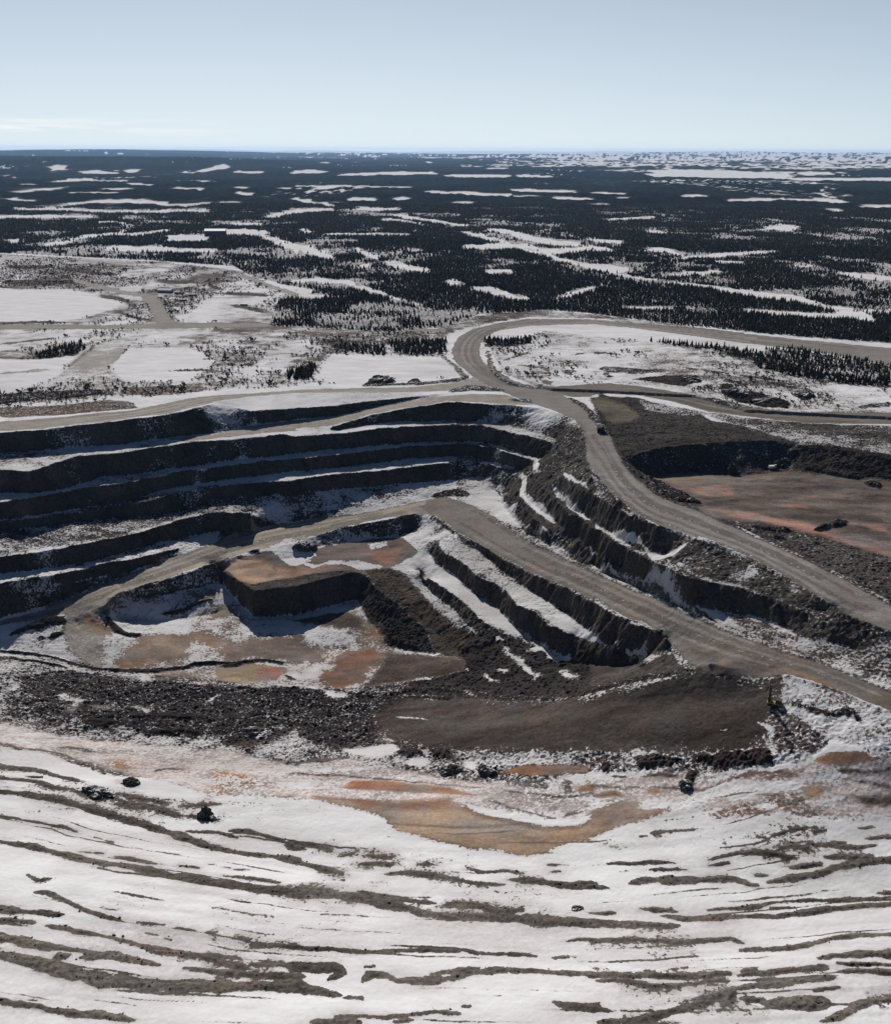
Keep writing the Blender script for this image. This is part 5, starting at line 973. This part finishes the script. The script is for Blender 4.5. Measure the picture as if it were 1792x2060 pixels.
for i, (d_, x, y, ti) in enumerate(cand[:290]):
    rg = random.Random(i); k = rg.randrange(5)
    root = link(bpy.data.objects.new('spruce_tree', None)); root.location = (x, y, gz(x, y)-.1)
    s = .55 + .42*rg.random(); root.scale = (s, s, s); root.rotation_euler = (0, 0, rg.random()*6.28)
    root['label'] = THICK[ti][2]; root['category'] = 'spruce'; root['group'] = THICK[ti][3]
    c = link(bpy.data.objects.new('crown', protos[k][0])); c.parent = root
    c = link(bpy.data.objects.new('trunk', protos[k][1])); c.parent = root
rest = np.array([(x, y) for d_, x, y, ti in cand[290:]]).reshape(-1, 2)
print('thicket trees', len(cand))

# the wide forest behind: many thousands of trees that read as one mass
def forest_points():
    out_ = []
    for d0, d1, sp in ((900, 1700, 3.9), (1700, 2800, 4.8), (2800, FAR0+300, 6.3)):
        h0 = radians(34)
        xs_ = np.arange(-d1*sin(h0), d1*sin(h0), sp); ys_ = np.arange(d0*cos(h0), d1, sp)
        gx, gy = np.meshgrid(xs_, ys_)
        p = np.stack([gx.ravel(), gy.ravel()], -1) + rgt.uniform(-.5*sp, .5*sp, (gx.size, 2))
        D_ = np.hypot(p[:, 0], p[:, 1]); p = p[(D_ >= d0) & (D_ < d1) & (np.abs(np.arctan2(p[:, 0], p[:, 1])) < h0)]
        p = p[poly_sd(p[:, 0], p[:, 1], FW) > 0]
        den = fbm(p[:, 0], p[:, 1]*.7, 170, 3, 15) + .5*fbm(p[:, 0], p[:, 1], 45, 2, 19)
        p = p[rgt.uniform(0, 1, len(p)) < np.clip(.90 + den*1.9, .06, 1)]
        ok = np.ones(len(p), bool)
        for P in CLW:
            Dm = np.hypot(*P.mean(0))
            lo, hi = P.min(0)-40, P.max(0)+40
            s_ = np.flatnonzero((p[:, 0] > lo[0]) & (p[:, 0] < hi[0]) & (p[:, 1] > lo[1]) & (p[:, 1] < hi[1]))
            if len(s_):
                # a clearing is seen over the trees on its near side: it reaches a tree-height's sight line nearer
                q_ = p[s_]; sh = q_*(1 + 2.5/CH)
                sd0 = np.maximum(poly_sd(q_[:, 0], q_[:, 1], P), poly_sd(sh[:, 0], sh[:, 1], P))
                ok[s_] &= (sd0 + .0012*Dm*vnoise(q_[:, 0]/30, q_[:, 1]/30, 4)*8) < .0015*Dm*rgt.exponential(1.0, len(q_)) - .0012*Dm
        out_.append(p[ok])
    return out_
FP = forest_points()
def forest_mesh():
    Vs, Fs, Ss = [], [], []; base = 0
    for li, p in enumerate(FP):
        if li == 0 and len(rest): p = np.concatenate([p, rest])
        n = len(p); z = gz_np(p[:, 0], p[:, 1]) - .2
        h = (2.6 + 6.8*rgt.beta(1.6, 2.4, n) + 1.6*np.clip(fbm(p[:, 0], p[:, 1], 120, 2, 173), -1, 1))*(1 + .1*li); r = h*rgt.uniform(.20, .32, n)*(1 + .2*li)
        a0 = rgt.uniform(0, 6.28, n); sh = rgt.uniform(0, 1, n)
        tiers = ((.08, .62, 1.0), (.36, .84, .72), (.62, 1.0, .42)) if li == 0 else (((.05, .72, 1.0), (.42, 1.0, .62)) if li == 1 else ((.03, 1.0, 1.0),))
        m = 5 if li < 2 else 4
        for (b0, t0, rr) in tiers:
            V = np.zeros((n, m+1, 3)); lean = rgt.uniform(-.05, .05, (n, 2))*h[:, None]
            for j in range(m):
                a = a0 + 2*pi*j/m + b0*3; w = r*rr*rgt.uniform(.65, 1.2, n)
                V[:, j, 0] = p[:, 0] + w*np.cos(a); V[:, j, 1] = p[:, 1] + w*np.sin(a); V[:, j, 2] = z + h*(b0 + rgt.uniform(-.04, .04, n))
            V[:, m, 0] = p[:, 0] + lean[:, 0]*t0; V[:, m, 1] = p[:, 1] + lean[:, 1]*t0; V[:, m, 2] = z + h*t0
            bi = base + np.arange(n)[:, None]*(m+1)
            for j in range(m): Fs.append(np.concatenate([bi+j, bi+(j+1) % m, bi+m], 1))
            Ss.append(np.repeat(sh[:, None], m+1, 1).ravel()); Vs.append(V.reshape(-1, 3)); base += n*(m+1)
    me = mesh_np('forest', np.concatenate(Vs), F3=np.concatenate(Fs), mats=[MLEAF], smooth=False)
    a_ = me.attributes.new('shade', 'FLOAT', 'POINT'); a_.data.foreach_set('value', np.concatenate(Ss).astype(np.float32))
    o = link(bpy.data.objects.new('forest', me)); o['kind'] = 'stuff'
    o['label'] = 'dark spruce forest spreading over the snowy plain behind the mine'; o['category'] = 'forest'
    print('forest trees', [len(p) for p in FP], 'verts', base)
forest_mesh()

# low leafless scrub dotted over the snowy plateau
def scrub():
    P0 = plane(*np.array([(-250,512),(0,512),(340,530),(500,550),(640,592),(545,655),(900,668),(900,760),(700,772),(400,790),(-250,840)], float).T)
    P1 = plane(*np.array([(985,700),(1100,668),(1300,690),(1480,705),(1530,750),(1900,785),(1900,840),(1500,822),(1400,795),(1100,780),(1010,750)], float).T)
    pp = []
    for P, sp_, th in ((P0, 7.0, .02), (P1, 7.0, .22)):
        p = jitter_points(P, sp_, rgt)
        dn = fbm(p[:, 0], p[:, 1]*.4, 90, 3, 57, .7) + .6*fbm(p[:, 0], p[:, 1], 30, 2, 163)
        d_ = np.hypot(p[:, 0], p[:, 1]); r_ = np.clip(np.searchsorted(row_of, d_), 0, NR-1); c_ = np.clip(np.searchsorted(B[0], np.arctan2(p[:, 0], p[:, 1])), 0, NB-1)
        g = r_*NB + c_
        pp.append(p[(dn*-1 > th-.25*rgt.uniform(0, 1, len(p))) & (sid[g] == 0) & (snow[g] < 1.2)])
    p = np.concatenate(pp); n = len(p); z = gz_np(p[:, 0], p[:, 1])
    h = rgt.uniform(.8, 2.6, n)*np.where(rgt.uniform(0, 1, n) < .12, 2.0, 1); w = h*rgt.uniform(.5, 1.1, n); a0 = rgt.uniform(0, 6.28, n)
    V = np.zeros((n, 12, 3)); F = []
    for k in range(4):
        a = a0 + k*pi/2 + rgt.uniform(-.4, .4, n)
        for j, (rr, zz, ro) in enumerate(((.05, -.1, 0), (1, .75, .5), (.75, 1.0, -.4))):
            V[:, 3*k+j, 0] = p[:, 0] + w*rr*np.cos(a+ro); V[:, 3*k+j, 1] = p[:, 1] + w*rr*np.sin(a+ro); V[:, 3*k+j, 2] = z + h*zz*rgt.uniform(.7, 1.1, n)
        F.append(np.arange(n)[:, None]*12 + np.array([[3*k, 3*k+1, 3*k+2]]))
    me = mesh_np('scrub', V.reshape(-1, 3), F3=np.concatenate(F), mats=[MTRUNK], smooth=False)
    o = link(bpy.data.objects.new('scrub', me)); o['kind'] = 'stuff'
    o['label'] = 'low brown scrub dotted over the snowy plateau round the mine'; o['category'] = 'scrub'
    print('scrub', n)
scrub()

# broken rock lying on the bare strips, the rubble and the feet of the faces
def rubble():
    zone = (Df > 215) & (Df < 950) & (np.abs(B.ravel()) < radians(36))
    isr = sid > 0
    wgt = np.where(zone & ~isr, np.clip(halo*1.4-.5, 0, .35)*(Df < 470) + .55*np.clip(rough0-.3, 0, .9)*np.clip(Df/500, .5, 1), 0)
    wgt = wgt*np.clip(.5 + 1.6*fbm_near, 0, 2)
    cell = Df*radians(.058)*.62
    idx = np.flatnonzero(rgt.uniform(0, 1, NV) < wgt*cell*.55)
    n = len(idx); s_ = np.minimum(.14 + rgt.exponential(.17, n), .9)
    px = Xf[idx] + rgt.uniform(-.4, .4, n); py = Yf[idx] + rgt.uniform(-.4, .4, n); pz = Z[idx]
    base = np.array([(1,0,0),(0,1,0),(-1,0,0),(0,-1,0),(.3,.2,.9),(0,0,-.6)])
    V = base[None]*s_[:, None, None]*rgt.uniform(.55, 1.25, (n, 6, 3)) + rgt.uniform(-.2, .2, (n, 6, 3))*s_[:, None, None]
    a = rgt.uniform(0, 6.28, n); ca, sa = np.cos(a)[:, None], np.sin(a)[:, None]
    vx = V[..., 0]*ca - V[..., 1]*sa + px[:, None]; vy = V[..., 0]*sa + V[..., 1]*ca + py[:, None]; vz = V[..., 2]*.8 + pz[:, None] + .12*s_[:, None]
    F = np.array([(0,1,4),(1,2,4),(2,3,4),(3,0,4),(1,0,5),(2,1,5),(3,2,5),(0,3,5)])
    me = mesh_np('rubble', np.stack([vx, vy, vz], -1).reshape(-1, 3), F3=(np.arange(n)[:, None, None]*6 + F[None]).reshape(-1, 3), mats=[MSTONE], smooth=False)
    o = link(bpy.data.objects.new('rubble', me)); o['kind'] = 'stuff'
    o['label'] = 'loose broken rock scattered over the benches, rubble slopes and gravel strips'; o['category'] = 'rubble'
    print('rubble stones', n)
MSTONE = simple('loose_stone', (.085, .076, .068), .95, .45, .35, spec=.1)
fbm_near = np.zeros(NV, np.float32); fbm_near[i1] = fbm(x1, y1, 11, 3, 191)
rubble()

# ---------------------------------------------------------------- things
import bmesh
def bm_box(bm, x0, x1, y0, y1, z0, z1, taper=0.0, bev=0.0):
    vs = [bm.verts.new(p) for p in ((x0,y0,z0),(x1,y0,z0),(x1,y1,z0),(x0,y1,z0),(x0+taper,y0+taper,z1),(x1-taper,y0+taper,z1),(x1-taper,y1-taper,z1),(x0+taper,y1-taper,z1))]
    for f in ((3,2,1,0),(4,5,6,7),(0,1,5,4),(1,2,6,5),(2,3,7,6),(3,0,4,7)): bm.faces.new([vs[i] for i in f])
    return vs
def bm_prism(bm, prof, y0, y1):
    """profile in x,z extruded along y"""
    a = [bm.verts.new((x, y0, z)) for x, z in prof]; b = [bm.verts.new((x, y1, z)) for x, z in prof]; n = len(prof)
    bm.faces.new(a[::-1]); bm.faces.new(b)
    for i in range(n): bm.faces.new((a[i], a[(i+1) % n], b[(i+1) % n], b[i]))
def bm_bar(bm, p, q, w):
    p, q = mathutils.Vector(p), mathutils.Vector(q); d = (q-p).normalized(); s = d.orthogonal().normalized(); t = d.cross(s)
    a = [bm.verts.new(e + s*w*i + t*w*j) for e in (p, q) for i, j in ((-1,-1),(1,-1),(1,1),(-1,1))]
    for f in ((3,2,1,0),(4,5,6,7),(0,1,5,4),(1,2,6,5),(2,3,7,6),(3,0,4,7)): bm.faces.new([a[i] for i in f])
def bm_wheel(bm, x, y, z, r, w, n=20):
    c0 = bm.verts.new((x-w/2, y, z)); c1 = bm.verts.new((x+w/2, y, z)); A = []; Bv = []; A2 = []; B2 = []
    for k in range(n):
        a = 2*pi*k/n
        A.append(bm.verts.new((x-w/2, y+r*.85*cos(a), z+r*.85*sin(a)))); Bv.append(bm.verts.new((x+w/2, y+r*.85*cos(a), z+r*.85*sin(a))))
        A2.append(bm.verts.new((x-w*.36, y+r*cos(a), z+r*sin(a)))); B2.append(bm.verts.new((x+w*.36, y+r*cos(a), z+r*sin(a))))
    for k in range(n):
        j = (k+1) % n
        bm.faces.new((c0, A[j], A[k])); bm.faces.new((c1, Bv[k], Bv[j]))
        bm.faces.new((A[k], A[j], A2[j], A2[k])); bm.faces.new((A2[k], A2[j], B2[j], B2[k])); bm.faces.new((B2[k], B2[j], Bv[j], Bv[k]))
def obj(name, bm, m, parent=None, bev=0.0):
    bmesh.ops.recalc_face_normals(bm, faces=bm.faces)
    if bev: bmesh.ops.bevel(bm, geom=list(bm.edges), offset=bev, segments=1, affect='EDGES', clamp_overlap=True)
    me = bpy.data.meshes.new(name); bm.to_mesh(me); bm.free(); me.materials.append(m)
    o = link(bpy.data.objects.new(name, me)); o.parent = parent; return o
def thing(name, label, cat_, loc, rz=0.0, group=None):
    o = link(bpy.data.objects.new(name, None)); o.location = loc; o.rotation_euler = (0, 0, rz)
    o['label'] = label; o['category'] = cat_
    if group: o['group'] = group
    return o
B_ = bmesh.new
M_DARK = simple('dusty_black_steel', (.035, .033, .033), .6, .3, 1.0); M_TYRE = simple('tyre_rubber', (.022, .021, .02), .9, .2, 2)
M_BODY = simple('dusty_dump_body', (.05, .045, .042), .7, .35, .8); M_YEL = simple('faded_yellow_paint', (.30, .22, .06), .6, .25, 1.0)
M_WHITE = simple('off_white_paint', (.62, .60, .57), .5, .12, 1.0); M_GLASS = simple('dark_window_glass', (.02, .025, .03), .15, .05, 1.0, spec=.6)
M_SHED = simple('dark_cladding', (.035, .04, .06), .7, .15, .2); M_SROOF = simple('blue_grey_roof', (.16, .18, .23), .6, .12, .2)
M_GREY = simple('grey_cladding', (.22, .23, .26), .7, .12, .3); M_PROOF = simple('snowy_grey_roof', (.55, .56, .60), .7, .15, .3)

# haul truck going up the road
x, y, z = at(1208, 869)
x2, y2, _ = at(1232, 935)
t = thing('haul_truck', 'dark loaded haul truck driving away along the pale road above the pit', 'truck', (x, y, z), math.atan2(-(x-x2), (y-y2)))
b = B_(); bm_box(b, -1.7, 1.7, -4.8, 4.6, 1.3, 2.1); bm_box(b, -3.0, 3.0, 3.4, 5.2, 1.5, 3.6); obj('chassis', b, M_DARK, t, .05)
b = B_()
bm_prism(b, [(-3.3, 3.9), (-2.4, 2.4), (2.4, 2.4), (3.3, 3.9), (3.3, 5.6), (2.95, 5.6), (2.95, 4.0), (2.2, 2.75), (-2.2, 2.75), (-2.95, 4.0), (-2.95, 5.6), (-3.3, 5.6)], -5.2, 2.6)
bm_box(b, -3.2, 3.2, 2.3, 2.7, 2.6, 5.7); bm_box(b, -3.3, 3.3, 2.5, 5.4, 5.5, 5.75); obj('dump_body', b, M_BODY, t, .04)
b = B_(); bm_box(b, -2.9, -.9, 3.4, 5.0, 3.6, 5.3, .1); c = obj('cab', b, M_BODY, t, .05)
b = B_(); bm_box(b, -2.7, -1.1, 4.93, 4.99, 4.2, 5.0); obj('windscreen', b, M_GLASS, c)
for sx in (-1, 1):
    b = B_(); bm_wheel(b, sx*2.6, 3.6, 1.35, 1.35, 1.0); obj('wheel', b, M_TYRE, t)
    for off in (1.75, 2.85):
        b = B_(); bm_wheel(b, sx*off, -2.6, 1.35, 1.35, 1.0); obj('wheel', b, M_TYRE, t)
b = B_(); rg = random.Random(3)
bmesh.ops.create_icosphere(b, subdivisions=3, radius=1.0)
for v in b.verts:
    v.co = mathutils.Vector((v.co.x*2.7, v.co.y*3.4 - 1.2, max(v.co.z, -.2)*1.7 + 4.2)) + mathutils.Vector([rg.uniform(-.18, .18) for _ in range(3)])
ld = obj('ore_load', b, MROCK); ld.location = (x, y, z); ld.rotation_euler = t.rotation_euler
ld['label'] = 'heaped dark ore lying in the bed of the haul truck'; ld['category'] = 'ore load'

# blast-hole drill rig on the dark ramp
x, y, z = at(1556, 1420)
t = thing('drill_rig', 'drill rig with a tall dark mast standing on the dark ramp by the road junction', 'drill rig', (x, y, z), radians(-25))
for sx in (-1, 1):
    b = B_(); bm_prism(b, [(-3.2, .3), (-2.7, 0), (2.7, 0), (3.2, .3), (3.3, .8), (2.8, 1.2), (-2.8, 1.2), (-3.3, .8)], sx*1.7-.45, sx*1.7+.45); obj('track', b, M_TYRE, t)
b = B_(); bm_box(b, -3.6, 3.8, -1.7, 1.7, 1.3, 1.8); obj('deck', b, M_YEL, t, .05)
b = B_(); bm_box(b, .6, 3.7, -1.6, 1.6, 1.8, 4.1, .08); obj('engine_house', b, M_DARK, t, .06)
b = B_(); bm_box(b, -3.5, -1.7, .3, 1.8, 1.8, 4.0, .06); c = obj('cab', b, M_YEL, t, .05)
b = B_(); bm_box(b, -3.53, -3.47, .5, 1.6, 2.7, 3.7); obj('window', b, M_GLASS, c)
b = B_()
for sx in (-.45, .45):
    for sy in (-.45, .45): bm_bar(b, (-2.5+sx, -.7+sy, .3), (-2.5+sx, -.7+sy, 11.6), .1)
for k in range(11):
    z0 = .8 + k
    for sy in (-.45, .45): bm_bar(b, (-2.95, -.7+sy, z0), (-2.05, -.7+sy, z0+1), .06)
    for sx in (-.45, .45): bm_bar(b, (-2.5+sx, -1.15, z0), (-2.5+sx, -.25, z0+1), .06)
bm_box(b, -3.1, -1.9, -1.3, -.1, 11.5, 12.1); bm_box(b, -2.75, -2.25, -.95, -.45, .2, 10.6)
obj('mast', b, M_DARK, t)
b = B_(); bm_bar(b, (-.4, -.7, 1.8), (-2.1, -.7, 6.5), .12); obj('brace', b, M_DARK, t)

# excavator digging in the quarry corner
x, y, z = atc('B2', 1085, 790)
t = thing('excavator', 'excavator with a pale cab working at the dark quarry wall', 'excavator', (x, y, z), radians(10))
for sy in (-1, 1):
    b = B_(); bm_prism(b, [(-3.0, .35), (-2.5, 0), (2.5, 0), (3.0, .35), (3.1, .9), (2.5, 1.3), (-2.5, 1.3), (-3.1, .9)], sy*1.9-.45, sy*1.9+.45); obj('track', b, M_TYRE, t)
b = B_(); bm_box(b, -3.6, 2.2, -2.0, 2.0, 1.5, 3.6, .15); obj('engine_house', b, M_WHITE, t, .1)
b = B_(); bm_box(b, .4, 2.4, -2.1, -.5, 1.7, 4.8, .1); c = obj('cab', b, M_WHITE, t, .08)
b = B_(); bm_box(b, .7, 2.1, -2.06, -2.0, 3.1, 4.4); obj('window', b, M_GLASS, c)
b = B_(); bm_bar(b, (1.8, .3, 2.6), (5.0, .3, 8.2), .45); bm_bar(b, (5.0, .3, 8.2), (8.2, .3, 8.0), .38); obj('boom', b, M_DARK, t)
b = B_(); bm_bar(b, (7.9, .3, 8.6), (9.6, .3, 3.6), .34); obj('arm', b, M_DARK, t)
b = B_(); bm_prism(b, [(8.8, 3.9), (10.4, 3.6), (10.6, 2.3), (9.2, 1.5), (8.2, 2.2)], -.7, 1.3); obj('bucket', b, M_DARK, t, .08)
b = B_(); bm_bar(b, (2.4, .3, 2.2), (5.4, .3, 6.6), .16); obj('ram', b, M_GREY, t)

# buildings of the mine camp, far left
def gable(name, label, cat_, loc, rz, L, Wd, H, Rf, mw, mr, doors=3):
    t = thing(name, label, cat_, loc, rz)
    b = B_(); bm_prism(b, [(-Wd/2, -1.5), (Wd/2, -1.5), (Wd/2, H), (0, H+Rf), (-Wd/2, H)], -L/2, L/2); w = obj('wall', b, mw, t)
    b = B_(); k = .35
    for s in (-1, 1):
        vs = [b.verts.new(p) for p in ((s*(Wd/2+.6), -L/2-.6, H-.25*0-.6*Rf/(Wd/2)+k), (s*(Wd/2+.6), L/2+.6, H-.6*Rf/(Wd/2)+k), (0, L/2+.6, H+Rf+k), (0, -L/2-.6, H+Rf+k))]
        vt = [b.verts.new(v.co + mathutils.Vector((0, 0, -.3))) for v in vs]
        b.faces.new(vs); b.faces.new(vt[::-1])
        for i in range(4): b.faces.new((vs[i], vs[(i+1) % 4], vt[(i+1) % 4], vt[i]))
    obj('roof', b, mr, t)
    for i in range(doors):
        y0 = -L/2 + (i+.5)*L/doors; b = B_(); bm_box(b, -Wd/2-.12, -Wd/2+.05, y0-min(2.5, L/doors*.3), y0+min(2.5, L/doors*.3), -.5, H*.6); obj('door', b, M_GREY if mw is M_SHED else M_SHED, t)
    return t
x, y, z = at(434, 474)
gable('plant_shed', 'large dark processing shed standing alone in the forest clearing', 'shed', (x, y, z), radians(-90+6), 60, 30, 15, 5, M_SHED, M_SROOF, 4)
x, y, z = at(333, 588)
gable('camp_building', 'low grey camp building with a pale roof beside the left gravel track', 'building', (x, y, z), radians(-90-8), 25, 11, 4.5, 2.2, M_GREY, M_PROOF, 5)
x, y, z = at(352, 590)
gable('camp_annex', 'small blue-grey hut at the right end of the low camp building', 'hut', (x+6, y-4, z), radians(-90-8), 9, 7, 3.5, 1.5, M_SROOF, M_PROOF, 2)
for (cx, cy, lab, m_, rz) in ((470, 905, 'dark shipping container on the snow right of the gravel track', M_SHED, .3), (560, 850, 'green shipping container behind the dark one near the camp', simple('green_paint', (.03, .06, .045), .6, .15, .6), .1), (1090, 950, 'blue-grey shipping container at the edge of the left forest', M_SROOF, -.2)):
    u_, v_ = (550 + cx*700/1792)/1.98828, (850 + cy*700/1792)/1.98828
    x, y, z = at(u_, v_)
    t = thing('shipping_container', lab, 'container', (x, y, z-.1), rz)
    b = B_(); bm_box(b, -6.1, 6.1, -1.25, 1.25, .1, 2.7); obj('shell', b, m_, t, .05)
    b = B_()
    for i in range(24): bm_box(b, -5.8+i*.5, -5.6+i*.5, -1.32, -1.24, .3, 2.5)
    obj('ribs', b, m_, t)
    b = B_(); bm_box(b, 6.08, 6.2, -1.1, 1.1, .25, 2.55); obj('door', b, m_, t, .02)

# dark mounds of broken rock
def mound(name, label, cat_, loc, sx, sy, sz, seed, rz=0.0, sub=5, jag=1.0):
    b = B_(); bmesh.ops.create_icosphere(b, subdivisions=sub, radius=1.0)
    co = np.array([v.co[:] for v in b.verts])
    n = fbm(co[:, 0]*10 + seed*7.7, co[:, 1]*10 + co[:, 2]*6.1, 8.0, 3, seed)*.42 + fbm(co[:, 0]*10 - co[:, 2]*8 + seed, co[:, 1]*10 + seed*3, 2.4, 3, seed+4)*.3*jag
    for v, k in zip(b.verts, n):
        c = v.co*(1+k); v.co = (c.x*sx, c.y*sy, max(c.z, -.25)*sz)
    o = obj(name, b, MROCK); o.location = loc; o.rotation_euler = (0, 0, rz)
    o['label'] = label; o['category'] = cat_
    return o
def mnd(sheet, x, y, *a, **k):
    p = atc(sheet, x, y); return mound(a[0], a[1], a[2], (p[0], p[1], p[2] - .1*a[5]), *a[3:], **k)
mnd('D0', 585, 560, 'rock_mound', 'broad dark rock mound on the snow slope, largest of the three at the lower left', 'rock mound', 9.5, 5.5, 3.6, 1, rz=-.2)
mnd('D0', 775, 500, 'rock_mound', 'rounded brown-black boulder heap just uphill right of the broad dark mound', 'rock mound', 4.6, 3.4, 3.0, 2)
mnd('D0', 1225, 700, 'rock_mound', 'upright jagged rock stack at the left tip of the clean snow field', 'rock mound', 3.6, 3.0, 5.2, 3, jag=1.5)
mnd('D0', 1270, 715, 'boulder', 'smooth grey boulder at the foot of the jagged rock stack', 'boulder', 2.2, 1.8, 1.9, 4, jag=.4)
mnd('D0', 1540, 205, 'rock_mound', 'wide dark rubble heap at the snow edge below the rubble ridge', 'rock mound', 9.5, 6.0, 4.2, 5)
mnd('D1', 935, 425, 'rock_mound', 'dark rubble heap left of the long rust-red puddle', 'rock mound', 6.5, 4.0, 3.0, 6)
mnd('D1', 1150, 430, 'rock_mound', 'black rubble heap touching the left end of the rust-red puddle', 'rock mound', 4.8, 5.0, 3.0, 7)
mnd('D2', 570, 520, 'rock_mound', 'small black rock heap beside the grey track in the lower right', 'rock mound', 3.0, 3.5, 2.4, 8)
mnd('D1', 1690, 1250, 'boulder', 'lone dark boulder on the white near slope, low right of centre between gravel bands', 'boulder', 2.6, 1.8, 1.3, 9)
mnd('B2', 1140, 765, 'muck_pile', 'dark pile of blasted rock beside the excavator', 'rock pile', 9.0, 7.0, 7.0, 10)
mnd('B2', 840, 790, 'muck_pile', 'narrow grey rock pile leaning on the shaded quarry wall', 'rock pile', 4.0, 5.0, 7.5, 11)
mnd('C1', 55, 205, 'rock_mound', 'snow-capped heap at the back corner of the flat-topped block', 'rock mound', 9.0, 7.0, 4.5, 12)
mnd('B1', 520, 262, 'rock_mound', 'dark heap on the snow just above the rim road', 'rock mound', 13, 9, 4.5, 13)
mnd('B2', 860, 350, 'rock_mound', 'long black waste heap between the snow mound and the quarry road', 'rock mound', 12, 10, 5.0, 14)
mnd('B2', 1040, 390, 'rock_mound', 'lower right-hand end heap of the black waste beside the quarry road', 'rock mound', 15, 9, 4.0, 15)
mnd('B2', 590, 270, 'rock_mound', 'black heap at the right end of the trench in the snow mound', 'rock mound', 11, 9, 4.0, 16)
mnd('B2', 1265, 360, 'rock_mound', 'isolated dark heap on snow right of the black waste heaps', 'rock mound', 9, 8, 4.0, 17)

# ---------------------------------------------------------------- the air
hm, t, b = mat('haze_air'); t.nodes.remove(b)
pv = t.nodes.new('ShaderNodeVolumePrincipled'); pv.inputs['Color'].default_value = (.40, .65, 1.0, 1); pv.inputs['Density'].default_value = 1.15e-5
pv.inputs['Anisotropy'].default_value = 0.35
t.links.new(pv.outputs[0], t.nodes['Material Output'].inputs['Volume'])
b = B_(); bm_box(b, -66000, 66000, -3000, 66000, float(Z.min()) - 1.5, max(float(Z.max()), CH) + 12)
print('air', Z.min(), Z.max()); hz = obj('haze', b, hm); hz['kind'] = 'stuff'
hz['label'] = 'thin blue haze in the air over the far forest'; hz['category'] = 'haze'
